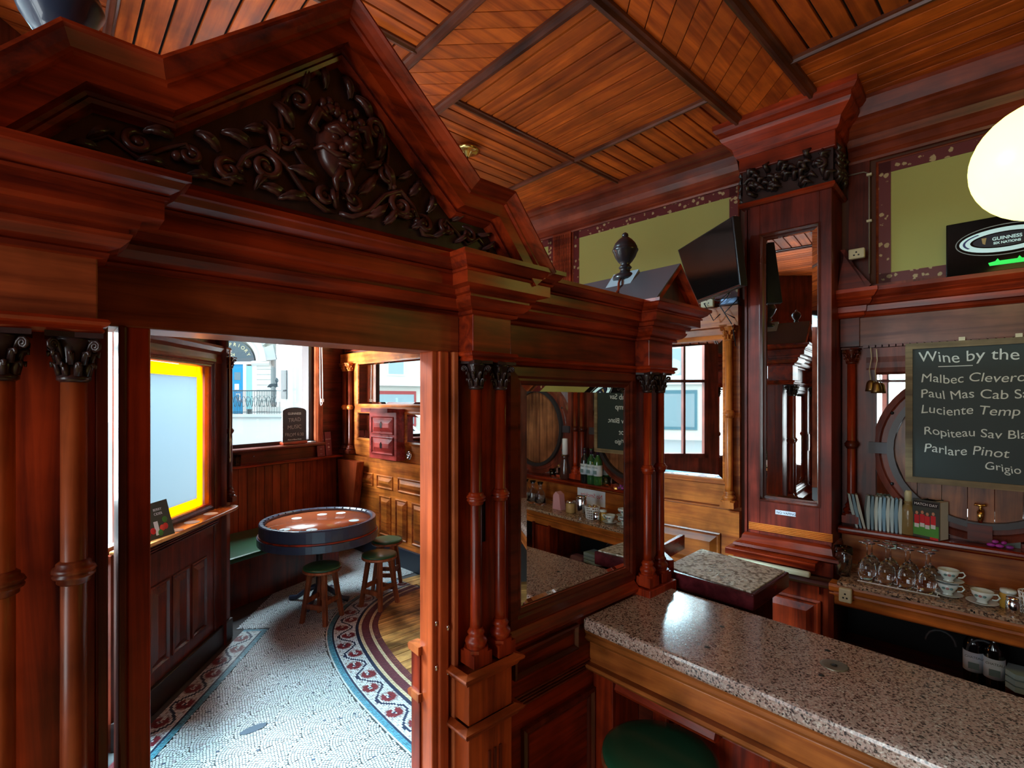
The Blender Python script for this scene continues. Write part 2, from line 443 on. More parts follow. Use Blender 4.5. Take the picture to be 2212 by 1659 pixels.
cell(-1.6, .2, .77, 2.4, 'x'); cell(.2, 1.29, .77, 2.4, 'y'); cell(.2, 1.29, 0, .77, 'x'); cell(-1.6, .2, 0, .77, 'y')
cell(1.62, 2.65, 0, .97, 'y'); cell(2.65, 3.42, 0, .97, 'x'); cell(1.62, 2.65, .97, 2.6, 'x'); cell(2.65, 3.42, .97, 2.6, 'y', .105)
cell(1.62, 2.65, -1.9, -.38, 'x'); cell(2.65, 3.6, -1.9, -.38, 'y'); cell(.2, 1.29, -1.9, -.38, 'y'); cell(-1.6, .2, -1.9, -.38, 'x')
cell(-3.8, -1.6, -1.9, 2.4, 'y', .11); cell(-3.8, 3.6, -4.8, -1.9, 'x', .2); cell(-1.6, 3.3, 2.6, 5.2, 'x', .2)
diag('y', .05, 2.5, 1.29, 1.62, -1); diag('y', -1.6, -.45, 1.29, 1.62, -1); diag('x', 1.2, 3.6, -.38, 0, 1); diag('x', -1.6, .9, -.38, 0, 1)
bw = {a: wood((.17, .042, .020), (.055, .014, .008), a, rough=.35, stain=.5) for a in 'xy'}
def batten(ax, a0, a1, c, w_, h):
    prof = [(-w_/2, 0), (-w_/2, -h*.5), (-w_/2+h*.3, -h*.6), (-w_/2+h*.5, -h), (w_/2-h*.5, -h), (w_/2-h*.3, -h*.6), (w_/2, -h*.5), (w_/2, 0)]
    path = [(a0, c), (a1, c)] if ax == 'x' else [(c, a0), (c, a1)]
    ob('batten', MB().sweep(path, [(o, CZ+.004+h_) for o, h_ in prof]), bw[ax], ceil)
for x in (1.29, 1.62): batten('y', -2.2, 2.6, x, .055, .04)
for y in (-.38, 0): batten('x', -2, 3.5, y, .06, .045)
for a in (('y', 0, 2.6, 2.65), ('y', -1.9, -.38, 2.65), ('y', -.38, 2.4, .2), ('x', 1.62, 3.4, .97), ('x', -1.6, 1.29, .77), ('y', -1.9, 2.4, -1.6), ('x', -3.6, 3.6, -1.9), ('x', -1.6, 3.3, 2.6)): batten(*a, .04, .028)
rose = thing('ceiling_rose', 'small brass ceiling rose above the carved pediment', 'light fitting', (2.0, 1.32, CZ-.015))
ob('plate', MB().lathe([(.01, 0), (.07, -.005), (.085, -.02), (.06, -.03), (.03, -.035), (.012, -.06)]), brass, rose)
ob('stem', MB().lathe([(.006, -.05), (.006, -.3), (.012, -.31)], n=8), black, rose)

# ================================================================== walls
stone = plain('render', (.35, .33, .30), .9)
dark = mahd('z')
wl = thing('wall_front', 'dark panelled street wall with glazed door and windows', 'wall', (LO[0], LO[1], 0), LA, kind='structure')
# openings along the street front: (x0, x1, z0, z1)
ops = [(-4.9, -3.3, .95, 2.95), (-3.1, -1.5, .95, 3.0), (-1.25, -.52, 1.15, 3.38), (-.46, -.06, .02, 2.55), (.02, .80, 1.14, 2.22)]
def wall_open(par, x0, x1, y0, y1, z1, ops, mat):
    x = x0
    for a, b, c, d in ops:
        ob('wall_panel', B(x, a, y0, y1, 0, z1), mat, par)
        if c > .03: ob('wall_panel', B(a, b, y0, y1, 0, c), mat, par)
        ob('wall_panel', B(a, b, y0, y1, d, z1), mat, par); x = b
    ob('wall_panel', B(x, x1, y0, y1, 0, z1), mat, par)
wall_open(wl, -7.5, 1.06, .02, .14, CZ, ops, dark)
for a, b, c, d in ops[:3]:
    fb = MB()
    for q in ((a, a+.05, c, d), (b-.05, b, c, d), (a, b, c, c+.06), (a, b, d-.05, d), (b-.42, b-.39, c, d), (a, b, 2.2, 2.24)):
        fb.box(q[0], q[1], .0, .10, q[2], q[3])
    ob('window_frame', fb, mahd('z'), wl)
    ob('pane', B(a+.03, b-.03, .05, .056, c+.03, d-.03), glass, wl)
fb = MB()
a, b, c, d = ops[3]
for q in ((a, a+.07, c, d), (b-.07, b, c, d), (a, b, c, c+.12), (a, b, d-.08, d), (a, b, 1.02, 1.12)): fb.box(q[0], q[1], .03, .08, q[2], q[3])
dr = thing('door_1', 'glazed street door behind the left post', 'door', (LO[0], LO[1], 0), LA, kind='structure')
ob('door_frame', fb, mahd('z'), dr); ob('pane', B(a+.06, b-.06, .05, .056, .1, d-.05), glass, dr)

ww = thing('wall_window', 'snug end wall with boarded dado below the window', 'wall', (WO[0], WO[1], 0), WA, kind='structure')
wall_open(ww, -2.0, .25, .02, .18, CZ, [(-1.52, -.42, 1.44, 2.86)], mahd('x'))
ob('wall_return', MB().prism([(.96, 3.28), (1.05, 3.22), (1.32, 4.86), (1.2, 4.95)], 0, CZ), dark, thing('wall_left', 'narrow dark wall between glazed screen and snug window', 'wall', kind='structure'))
tg = wood((.36, .055, .014), (.16, .02, .006), 'z', rough=.3, stain=.3)
for i in range(15):
    ob('dado_board', B(-1.60+i*.105, -1.60+i*.105+.101, -.012, .02, .44, 1.19), tg, ww, bevel=.003)
ob('ledge', MB(None).sweep([(-1.62, 0), (0.0, 0)], [(.02, 1.19), (-.10, 1.19), (-.115, 1.198), (-.115, 1.212), (-.10, 1.222), (.02, 1.222)]), mah('x'), ww)
ob('apron', B(-1.62, -.12, -.02, .02, 1.22, 1.37), mahd('x'), ww)
ob('apron_knob', MB().lathe([(.004, 0), (.009, .006), (.008, .012), (.002, .015)], (0, 0, 0), 10), chrome, ww, (-1.22, -.02, 1.31)).rotation_euler = (PI/2, 0, 0)
sil = MB().sweep([(-1.62, 0), (-.30, 0)], [(.06, 1.37), (-.11, 1.37), (-.13, 1.38), (-.13, 1.40), (-.12, 1.41), (.06, 1.415)])
ob('window_sill', sil, mahd('x'), ww)
wn = thing('window_1', 'large clear snug window looking onto the street', 'window', (WO[0], WO[1], 0), WA, kind='structure')
fb = MB()
for q in ((-1.56, -1.50, 1.41, 2.9), (-.47, -.40, 1.41, 2.9), (-1.56, -.40, 1.41, 1.455), (-1.56, -.40, 2.84, 2.9)): fb.box(q[0], q[1], -.01, .12, q[2], q[3])
ob('window_frame', fb, plain('dark_sash', (.02, .012, .012), .35), wn)
ob('pane', B(-1.5, -.46, .05, .055, 1.45, 2.85), glass, wn)
ob('architrave', MB().sweep([(-.30, 1.41), (-.30, 2.95)], [(-.01, .0), (-.01, .06), (.02, .075), (.04, .06), (.07, .07), (.10, .05), (.10, 0)], FR), wood((.55, .12, .04), (.25, .04, .015), 'z', rough=.3), wn)
# blind cords
cordw = plain('cord', (.62, .50, .30), .8)
bc = thing('blind_cord', 'white looped blind cord at the right window jamb', 'cord', W_(-.36, -.09, 0), WA)
ob('cord', MB().tube([(0, 0, 2.7), (.004, 0, 2.2), (.008, 0, 1.92), (.02, 0, 1.885), (.035, 0, 1.90), (.045, 0, 1.95), (.04, 0, 2.3), (.03, 0, 2.7)], .005, 6), white, bc)
ob('cord_cleat', B(.025, .06, -.005, .015, 1.93, 1.97), white, bc)

# the right-hand wall (R frame): snug panelling, green frieze, crown, pilaster
wr = thing('wall_right', 'green painted upper wall with stencilled border and wooden crown', 'wall', (RO[0], RO[1], 0), RA, kind='structure')
ob('wall_core', B(-6, 5.6, -.2, -.01, 0, CZ), plain('wall_core', (.10, .03, .015), .7), wr)
m, t, p = nt('stencil_border'); tc = N(t, 'ShaderNodeTexCoord')
v = N(t, 'ShaderNodeTexVoronoi', i_Scale=26.0, feature='F1'); n = N(t, 'ShaderNodeTexNoise', i_Scale=60.0, i_Detail=2.0)
t.links.new(tc.outputs['Object'], v.inputs['Vector']); t.links.new(tc.outputs['Object'], n.inputs['Vector'])
md = N(t, 'ShaderNodeMath', operation='MULTIPLY_ADD', i_1=.5, i_2=0.0); t.links.new(n.outputs[0], md.inputs[0]); t.links.new(v.outputs['Distance'], md.inputs[2])
r = ramp(t, [(.52, (.46, .33, .16)), (.57, (.13, .014, .014))]); t.links.new(md.outputs[0], r.inputs[0]); t.links.new(r.outputs[0], p.inputs['Base Color']); p.inputs['Roughness'].default_value = .5
stencil = m
crp = wood((.36, .060, .020), (.16, .020, .010), 'x', rough=.34)
for s0, s1, z0, z1 in ((1.58, 3.2, 2.62, 3.37), (.02, 1.36, 2.62, 3.37), (-2.6, -.74, 2.60, 3.27), (3.4, 5.2, 2.62, 3.37)):
    ob('green_panel', B(s0, s1, -.01, .004, z0, z1), green_paint, wr)
    bd = MB()
    for q in ((s0, s0+.055, z0, z1), (s1-.055, s1, z0, z1), (s0, s1, z1-.06, z1), (s0, s1, z0, z0+.055)): bd.box(q[0], q[1], .0, .008, q[2], q[3])
    ob('stencil_border', bd, stencil, wr)
    rm = [(0, .0), (0, .012), (.006, .016), (.012, .012), (.012, 0)]
    ob('bead', MB(BK).sweep([(s0-.012, z0-.012), (s1+.012, z0-.012), (s1+.012, z1+.012), (s0-.012, z1+.012)], rm, closed=True), crp, wr)
def crown(s0, s1, zb, n0=0.0, par=wr, name='crown_moulding', k=1.0, mat=None):
    H = CZ-zb
    prof = [(0, zb), (.02, zb), (.026, zb+.012), (.022, zb+.03), (.03, zb+.035), (.03, zb+.07), (.05, zb+.085), (.07, zb+.12), (.11, zb+.16), (.135, zb+.175), (.135, zb+.19), (.15, zb+.2), (.17, CZ-.02), (.17, CZ+.01), (0, CZ+.01)]
    return ob(name, MB().sweep([(s0, n0), (s1, n0)], [(o*k, h) for o, h in prof]), mat or crp, par)
crown(-.0, 5.4, 3.37); crown(-2.8, -.6, 3.30)
fl = MB()                               # fluted strip on the green wall
fl.box(1.375, 1.565, 0, .03, 2.6, 3.38)
for i in range(5): fl.box(1.40+i*.016, 1.408+i*.016, .03, .036, 2.6, 3.36)
for i in range(5): fl.box(1.475+i*.016, 1.483+i*.016, .03, .036, 2.6, 3.36)
ob('fluted_strip', fl, crp, wr)
ob('fluted_strip', B(-.70, -.6, 0, .02, 2.6, 3.3), mahd('z'), wr)
for nm, x0, x1, y0, y1 in (('wall_back', -6, 5, -5.1, -5.0), ('wall_far_left', -6.1, -6, -6, 2)):
    ob(nm, B(x0, x1, y0, y1, 0, CZ), wood((.20, .045, .02), (.08, .015, .008), 'z'), label='dark panelled wall behind the camera' if nm == 'wall_back' else 'dark panelled side wall left of the camera', cat='wall', kind='structure')

# ================================================================== CARVED PARTITION (front at y = 0, looking to -y)
pt = thing('carved_partition', 'tall carved mahogany snug partition with pediment, paired columns and doorway', 'partition')
mx_, mz_ = mah('x'), mah('z')
CORN = [(0, 2.212), (.014, 2.214), (.016, 2.222), (.012, 2.226), (.030, 2.232), (.044, 2.246), (.048, 2.256), (.042, 2.258), (.042, 2.266), (.056, 2.268), (.060, 2.281), (.090, 2.283), (.090, 2.316), (.096, 2.317), (.098, 2.323), (.092, 2.325), (.100, 2.330), (.112, 2.337), (.120, 2.349), (.127, 2.351), (.127, 2.364), (0, 2.368)]
BRK = [(-.30, 0), (-.13, 0), (-.13, -.07), (.069, -.07), (.069, 0), (.953, 0), (.953, -.07), (1.11, -.07), (1.11, 0), (1.925, 0), (1.925, -.07), (2.12, -.07), (2.12, .30)]
# plan path with outward side = right of travel, so reverse it to get the left normal outside
path = BRK[::-1]
ob('cornice', MB().sweep(path, CORN), mx_, pt)
brown = wood((.46, .088, .022), (.15, .022, .006), 'x', rough=.36)  # lintel's own brown; on the left frieze panels it paints in stronger light
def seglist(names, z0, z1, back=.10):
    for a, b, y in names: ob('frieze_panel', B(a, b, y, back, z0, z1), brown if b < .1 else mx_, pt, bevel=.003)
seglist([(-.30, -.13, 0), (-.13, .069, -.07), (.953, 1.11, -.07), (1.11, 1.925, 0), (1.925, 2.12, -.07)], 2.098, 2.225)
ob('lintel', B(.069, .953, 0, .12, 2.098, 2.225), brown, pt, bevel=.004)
AST = [(0, 2.07), (.006, 2.072), (.010, 2.078), (.006, 2.084), (.014, 2.088), (.018, 2.094), (.014, 2.100), (0, 2.102)]
for seg_ in ([(-.30, 0), (-.13, 0), (-.13, -.07), (.069, -.07), (.069, .0)], [(.953, 0), (.953, -.07), (1.11, -.07), (1.11, 0), (1.925, 0), (1.925, -.07), (2.12, -.07), (2.12, .2)]):
    ob('astragal', MB().sweep(seg_[::-1], AST), mah('x'), pt)
# deep cornice roof boards behind
ob('roof_board', B(-.3, 2.12, 0, .30, 2.35, 2.366), mx_, pt)
# pediment (x, z) outline symmetric about x = .51
px0 = .51
OUT = [(-.72, 2.30), (-.67, 2.355), (-.495, 2.56), (-.362, 2.56), (0, 2.872), (.362, 2.56), (.495, 2.56), (.67, 2.355), (.72, 2.30)]
OUT = [(px0+a, b) for a, b in OUT][1:-1]
RAK = [(0, .03), (0, .205), (-.006, .207), (-.010, .200), (-.020, .188), (-.028, .180), (-.034, .180), (-.037, .172), (-.072, .170), (-.072, .136), (-.078, .133), (-.083, .138), (-.090, .134), (-.094, .120), (-.098, .10), (-.098, .03)]
E3 = lambda p_, q_, h: (p_, -h, q_)
ob('raking_cornice', MB().sweep(OUT, RAK, E3), mx_, pt)
tym = [(px0+a, b) for a, b in ((-.60, 2.36), (-.46, 2.48), (-.33, 2.49), (0, 2.78), (.33, 2.49), (.46, 2.48), (.60, 2.36))]
ob('tympanum', MB().prism(tym, -.11, .0, lambda a, b, c: (a, c, b)), ebony(), pt)
ob('plinth_strip', MB().sweep([(1.17, -.02), (-.15, -.02)], [(0, 2.366), (.10, 2.366), (.09, 2.38), (0, 2.385)]), mx_, pt)
# carving: foliate scrolls, leaves and a grotesque mask
CVE = lambda u, v, o: (u, -o-.108, v)
cv = MB(CVE)
def spiral(cx, cz, r0, a0, turns, sgn, th=.011, o=-.005):
    pts = []; rr = []
    for i in range(int(turns*16)+1):
        t_ = i/(turns*16); r = r0*(1-.86*t_); a = a0+sgn*2*PI*turns*t_
        pts.append((cx+r*math.cos(a), cz+r*math.sin(a), o+.018*math.sin(PI*min(1, t_*1.2))+.012*t_)); rr.append(th*(1-.45*t_))
    cv.tube(pts, rr, 7); cv.ball(pts[-1], (th*1.3,)*3, 8, 5)
def leaf(x, z, a, L, W, o=0, curl=.02):
    "acanthus leaf: lobed ribbon that curls off the ground"
    n = 9; vs = []; fs = []
    for i in range(n):
        t_ = i/(n-1); wd = W*math.sin(PI*min(1, t_*.85+.12))*(1-.35*abs(math.sin(t_*PI*3.5)))
        aa = a+t_*t_*1.1; cx = x+L*t_*math.cos(a+t_*.45); cz = z+L*t_*math.sin(a+t_*.45); oo = o+curl*math.sin(t_*PI*.9)
        for k, q in enumerate((-1, -.5, 0, .5, 1)):
            vs.append(CVE(cx-math.sin(aa)*wd*q, cz+math.cos(aa)*wd*q, oo+(.012 if k in (1, 3) else (.004 if k == 2 else -.004))))
    for i in range(n-1):
        for k in range(4): fs.append((i*5+k, i*5+k+1, i*5+k+6, i*5+k+5))
    m0 = len(vs)
    vs += [(p_[0], -.10, p_[2]) for p_ in vs]
    fs += [tuple(i+m0 for i in f)[::-1] for f in fs]
    cv.add(vs, fs, True)
for sg in (-1, 1):
    X = lambda d: px0+sg*d
    f = (lambda a: a) if sg > 0 else (lambda a: PI-a)
    spiral(X(.033), 2.425, .024, f(2.6), 1.3, -sg, .009); spiral(X(.165), 2.455, .036, f(.4), 1.6, sg, .010)
    spiral(X(.235), 2.425, .026, f(2.4), 1.4, -sg, .009); spiral(X(.305), 2.432, .022, f(.6), 1.4, sg, .008); spiral(X(.385), 2.430, .026, f(2), 1.3, -sg, .008)
    spiral(X(.092), 2.625, .030, f(-.6), 1.3, sg, .010); spiral(X(.125), 2.52, .028, f(.2), 1.3, sg, .008)
    cv.tube([(X(.005), 2.40, .0), (X(.033), 2.395, .01), (X(.08), 2.42, .012), (X(.12), 2.47, .012), (X(.165), 2.495, .012), (X(.205), 2.46, .012), (X(.235), 2.397, .01), (X(.275), 2.40, .008), (X(.31), 2.455, .008), (X(.35), 2.43, .006), (X(.385), 2.402, .006), (X(.43), 2.43, .005), (X(.47), 2.40, .003)], [.007]*7+[.005]*6, 6)
    cv.tube([(X(.055), 2.47, .004), (X(.085), 2.49, .008), (X(.128), 2.55, .008), (X(.135), 2.60, .006), (X(.10), 2.665, .004), (X(.05), 2.70, 0)], .005, 6)
    for d, z, a, L, W in ((.05, 2.46, .5, .07, .018), (.07, 2.41, .2, .07, .016), (.12, 2.40, .6, .06, .015), (.14, 2.49, 1.6, .07, .016), (.19, 2.49, .6, .06, .015),
                          (.20, 2.41, .3, .05, .013), (.25, 2.46, .9, .05, .013), (.265, 2.40, .2, .05, .011), (.33, 2.46, .3, .05, .012), (.34, 2.40, .3, .05, .010), (.42, 2.44, -.2, .05, .010), (.44, 2.40, .2, .05, .009),
                          (.105, 2.56, 1.2, .06, .014), (.085, 2.65, 2.0, .06, .012), (.07, 2.53, .1, .05, .012), (.03, 2.68, 1.6, .05, .010), (.155, 2.44, -.5, .05, .013), (.01, 2.455, -1.2, .05, .012), (.16, 2.53, .2, .05, .012)):
        leaf(X(d), z, f(a), L, W*sg, .002, .016)
    for d, z in ((.165, 2.455), (.215, 2.43), (.20, 2.45), (.30, 2.435), (.325, 2.425), (.385, 2.43), (.125, 2.52), (.145, 2.50)): cv.ball((X(d), z, .010), (.010, .010, .011), 8, 6)
for i in range(6): cv.ball((px0-.04+i*.016, 2.64+.008*math.sin(i*1.4), .012), (.010, .014, .012), 8, 6)
ob('foliage_carving', cv, wood((.12, .035, .028), (.035, .012, .012), 'z', rough=.27, stain=.3, coat=.4), pt)
mk = MB(CVE); c0 = (px0+.004, 2.548)
mk.ball((c0[0], c0[1], .006), (.058, .075, .035), 16, 12)
mk.ball((c0[0], c0[1]+.028, .030), (.046, .014, .016), 12, 6)
for sg in (-1, 1):
    mk.ball((c0[0]+sg*.022, c0[1]+.012, .034), (.011, .008, .009), 10, 6)
    mk.tube([(c0[0]+sg*.004, c0[1]+.020, .046), (c0[0]+sg*.022, c0[1]+.034, .044), (c0[0]+sg*.044, c0[1]+.028, .026)], [.007, .009, .004], 7)
    mk.ball((c0[0]+sg*.028, c0[1]-.014, .030), (.017, .014, .016), 10, 6)
    mk.tube([(c0[0]+sg*.004, c0[1]-.026, .046), (c0[0]+sg*.022, c0[1]-.030, .040), (c0[0]+sg*.048, c0[1]-.012, .026), (c0[0]+sg*.066, c0[1]-.022, .014)], [.006, .008, .007, .003], 7)
    mk.tube([(c0[0]+sg*.030, c0[1]+.055, .02), (c0[0]+sg*.058, c0[1]+.062, .026), (c0[0]+sg*.070, c0[1]+.030, .02), (c0[0]+sg*.055, c0[1]+.02, .02)], [.010, .013, .011, .006], 7)
    mk.tube([(c0[0]+sg*.006, c0[1]-.055, .034), (c0[0]+sg*.020, c0[1]-.085, .03), (c0[0]+sg*.010, c0[1]-.115, .016)], [.010, .009, .003], 7)
mk.tube([(c0[0], c0[1]+.018, .040), (c0[0], c0[1], .054), (c0[0], c0[1]-.014, .066)], [.007, .011, .015], 9)
mk.ball((c0[0]-.012, c0[1]-.015, .05), (.009, .007, .010), 8, 5); mk.ball((c0[0]+.012, c0[1]-.015, .05), (.009, .007, .010), 8, 5)
mk.ball((c0[0], c0[1]-.046, .034), (.018, .007, .010), 10, 6); mk.ball((c0[0], c0[1]-.034, .034), (.020, .004, .008), 10, 5)
for i in range(7): mk.ball((c0[0]-.045+i*.015, c0[1]+.068+.012*math.sin(i*1.1), .022), (.012, .014, .014), 8, 6)
ob('carved_mask', mk, wood((.13, .030, .020), (.04, .010, .008), 'z', rough=.3, stain=.3, coat=.3), pt)

# ---- columns
bk = ebony()
def capital(par, x, y, z0, z1, r, name='capital', m=None):
    H = z1-z0; b = MB()
    b.lathe([(r*.95, 0), (r*1.25, .004), (r*1.25, .010), (r*.98, .014), (r*1.0, H*.45), (r*1.25, H*.75), (r*1.5, H*.88), (r*1.5, H)], (x, y, z0), 18)
    for i in range(8):
        a = 2*PI*i/8+.2
        for h, k in ((.14, 1.0), (.38, 1.12)):
            a2 = a+(PI/8 if k > 1.05 else 0)
            b.tube([(x+r*k*math.cos(a2), y+r*k*math.sin(a2), z0+H*h), (x+r*1.22*k*math.cos(a2), y+r*1.22*k*math.sin(a2), z0+H*(h+.25)), (x+r*1.6*k*math.cos(a2), y+r*1.6*k*math.sin(a2), z0+H*(h+.26)), (x+r*1.6*k*math.cos(a2), y+r*1.6*k*math.sin(a2), z0+H*(h+.17))], [r*.30, r*.30, r*.20, r*.10], 6)
    for i in range(4):
        a = PI/4+i*PI/2; pts = []
        for q in range(15):
            t_ = q/14; rr = r*.52*(1-.8*t_); th = PI*.9-3.6*PI*t_
            d = r*2.05+rr*math.cos(th); pts.append((x+d*math.cos(a), y+d*math.sin(a), z0+H*.78+rr*math.sin(th)))
        b.tube([(x+r*1.1*math.cos(a), y+r*1.1*math.sin(a), z0+H*.5)]+pts, [r*.16]*16, 6)
    q = r*2.0
    b.prism([(x-q, y-q), (x, y-q*.78), (x+q, y-q), (x+q*.78, y), (x+q, y+q), (x, y+q*.78), (x-q, y+q), (x-q*.78, y)], z0+H*.95, z1+H*.06)
    return ob(name, b, m or bk, par)
def column(par, x, y, zb, zt, r, zr, capH=.085, name='column', mat=None, capm=None, block=.06):
    """shaft with turned ring, base and foliate capital"""
    mat = mat or mah('z'); zc = zt-capH
    o = thing(name, None, None); o.parent = par
    b = MB(); b.lathe([(r*1.04, zb+.11), (r*1.0, zb+.14), (r*.96, zc)], (x, y, 0), 20)
    ob('shaft', b, mat, o)
    k = r/.02
    b = MB(); b.lathe([(r*1.0, -.022*k), (r*1.25, -.018*k), (r*1.25, -.012*k), (r*1.55, -.008*k), (r*1.6, -.004*k), (r*1.4, -.001*k), (r*1.68, .003*k), (r*1.55, .009*k), (r*1.3, .012*k), (r*1.3, .017*k), (r*1.0, .022*k)], (x, y, zr), 20)
    ob('ring', b, capm or mat, o)
    b = MB(); b.lathe([(r*1.75, .045), (r*1.55, .052), (r*1.75, .060), (r*1.9, .068), (r*1.75, .076), (r*1.35, .082), (r*1.3, .090), (r*1.5, .096), (r*1.3, .102), (r*1.0, .112)], (x, y, zb), 20)
    q = r*1.9; b.box(x-q, x+q, y-q, y+q, zb, zb+.04)
    b.prism([(x-q, y-q*.5), (x-q*.5, y-q), (x+q*.5, y-q), (x+q, y-q*.5), (x+q, y+q*.5), (x+q*.5, y+q), (x-q*.5, y+q), (x-q, y+q*.5)], zb+.04, zb+.05)
    ob('base', b, mat, o)
    capital(o, x, y, zc, zt, r, m=capm)
    return o
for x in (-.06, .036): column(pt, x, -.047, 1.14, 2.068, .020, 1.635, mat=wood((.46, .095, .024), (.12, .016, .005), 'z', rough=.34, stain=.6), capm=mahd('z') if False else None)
for x in (.983, 1.083): column(pt, x, -.047, 1.135, 2.068, .0185, 1.645)
for x in (1.952, 2.055): column(pt, x, -.045, 1.135, 2.068, .0185, 1.645)
# ---- left bay: boards behind the columns, post, slit
ob('bay_panel', B(-.30, .070, 0, .04, 0, 2.10), mz_, pt, bevel=.003)
ob('bay_edge', B(.070, .088, -.012, .06, 0, 2.10), mahd('z'), pt, bevel=.003)
ob('door_edge', MB().sweep([(.102, 0), (.102, 0)], []) if False else B(.104, .118, -.01, .09, 0, 2.10), mahd('z'), pt, bevel=.004)
ob('door_stile', B(.118, .158, .0, .05, 0, 2.10), mz_, pt, bevel=.004)
for a, b_ in ((.90, 1.00), (1.12, 1.16)): pass
ob('pedestal', B(-.13, .088, -.11, 0, 0, 1.12), mz_, pt, bevel=.003)
# ---- right jamb stack
jm = MB(); jm.box(.852, .872, .0, .07, 0, 2.1); jm.box(.872, .905, -.012, .05, 0, 2.1)
ob('door_post', jm, wood((.60, .10, .025), (.26, .035, .010), 'z', rough=.3, stain=.3), pt, bevel=.004)
ob('rebate', B(.905, .918, .012, .05, 0, 2.1), mahd('z'), pt)
ob('door_bead', B(.918, .936, -.02, .04, 0, 2.1), wood((.60, .16, .05), (.30, .05, .02), 'z', rough=.3), pt, bevel=.003)
for z in (1.275, 1.14): 
    for x, y in ((.866, -.001), (.90, -.013)): ob('hinge_tip', MB().lathe([(.002, -.008), (.004, -.006), (.004, .006), (.002, .008)], (x, y, z-(.02 if x > .89 else 0)), 8), chrome, pt)
# snug-side base blocks
ob('post_plinth', B(.846, .875, .06, .11, 0, 1.165), mah('z'), pt, bevel=.003)
for z in (1.19, 1.045): ob('post_base_ledge', MB().sweep([(.838, .085), (.872, .085)], [(-.03, z-.026), (.03, z-.022), (.034, z-.008), (.026, z), (-.03, z)]), wood((.5, .12, .03), (.2, .03, .01), 'z'), pt)
# wall behind column pair and around the mirror
ob('bay_panel', B(.936, 1.135, 0, .05, 0, 2.10), mz_, pt, bevel=.002)
ob('bay_panel', B(1.905, 2.12, 0, .05, 0, 2.10), mz_, pt, bevel=.002)
ob('return_panel', B(2.075, 2.12, .05, .30, 0, 2.10), mz_, pt)
mfr = MB(FR)
mfr.sweep([(1.19, 1.195), (1.875, 1.195), (1.875, 2.035), (1.19, 2.035)], [(-.03, 0), (-.03, .014), (0, .018), (.008, .010), (.016, .012), (.028, .004), (.028, 0)], closed=True)
ob('mirror_frame', mfr, mahd('x'), pt)
for a in ((1.135, 1.19, 1.16, 2.08), (1.875, 1.905, 1.16, 2.08)): ob('stile', B(a[0], a[1], 0, .05, a[2], a[3]), mz_, pt, bevel=.002)
for a in ((1.19, 1.875, 1.15, 1.195), (1.19, 1.875, 2.035, 2.10)): ob('rail', B(a[0], a[1], 0, .05, a[2], a[3]), mx_, pt)
def bevelled_mirror(par, u0, u1, v0, v1, o, E, bw_=.028, name='mirror'):
    "plate with a ground bevel: field flat, margins tilted"
    mr = MB(E); q = [(u0, v0, o), (u1, v0, o), (u1, v1, o), (u0, v1, o)]; w_ = bw_
    k_ = .0085; r_ = [(u0+w_, v0+w_, o+k_), (u1-w_, v0+w_, o+k_), (u1-w_, v1-w_, o+k_), (u0+w_, v1-w_, o+k_)]
    mr.add([E(*p_) for p_ in q+r_], [(0, 1, 5, 4), (1, 2, 6, 5), (2, 3, 7, 6), (3, 0, 4, 7), (4, 5, 6, 7)])
    bb = [E(p_[0], p_[1], o-.004) for p_ in q]; n = len(mr.v); mr.v += bb; mr.f += [(n+3, n+2, n+1, n)]+[(i, (i+1) % 4, n+(i+1) % 4, n+i) for i in range(4)]; mr.sm += [False]*5
    return ob(name, mr, mirror, par)
bevelled_mirror(pt, 1.215, 1.852, 1.222, 2.01, -.002, FR)
# base rail, fielded panels and reeded dado below the mirror
ob('sloping_sill', MB().sweep([(1.905, 0), (1.09, 0)], [(-.05, 1.10), (.012, 1.10), (.03, 1.115), (.034, 1.130), (.02, 1.142), (0, 1.165), (-.05, 1.165)]), mx_, pt)
for a, b_ in ((1.16, 1.52), (1.56, 1.60)):
    if b_-a > .1:
        pnl = MB(FR); pnl.sweep([(a+.02, .985), (b_, .985), (b_, 1.082), (a+.02, 1.082)], [(0, 0), (0, .016), (.008, .018), (.016, .006), (.018, -.01)], closed=True)
        pnl.box(a+.02, b_, .985, 1.082, -.02, -.006); ob('recessed_panel', pnl, mahd('x'), pt)
ob('dado', B(1.09, 2.12, .0, .05, 0, 1.10), mx_, pt)
rd = MB(FR)
for i in range(4): rd.sweep([(1.12, .875+i*.012), (2.0, .875+i*.012)], [(0, 0), (.002, .006), (.005, .008), (.008, .006), (.010, 0)])
ob('reeded_band', rd, mahd('x'), pt)
pnl = MB(FR)
pnl.sweep([(1.22, .12), (1.62, .12), (1.62, .80), (1.22, .80)], [(0, 0), (0, .018), (.012, .022), (.022, .012), (.032, .010), (.036, -.005)], closed=True)
ob('lower_panel', pnl, mahd('z'), pt)
ped = MB(); ped.box(.925, 1.10, -.085, 0, 0, .955); ped.box(.925, 1.10, -.085, 0, .975, 1.118)
ob('pedestal', ped, wood((.46, .075, .012), (.18, .022, .004), 'z', rough=.34), pt, bevel=.003)
LP = [(0, -.028), (.006, -.024), (.012, -.012), (.022, -.006), (.024, 0), (.022, .004), (0, .010)]
for z in (1.125, .965): ob('pedestal_ledge', MB().sweep([(1.11, 0), (1.11, -.088), (.918, -.088), (.918, 0)], [(o_, z+h) for o_, h in LP]), wood((.46, .075, .012), (.18, .022, .004), 'x', rough=.34), pt)
fl = MB(FR)
for i in range(3): fl.box(1.0+i*.022, 1.008+i*.022, .1, .87, .085, .091)
ob('fluting', fl, mahd('z'), pt)
ob('dark_plate', MB(FR).box(1.025, 1.053, 1.49, 1.64, .0, .008), blackg, pt, label='small dark glass plate between the columns')
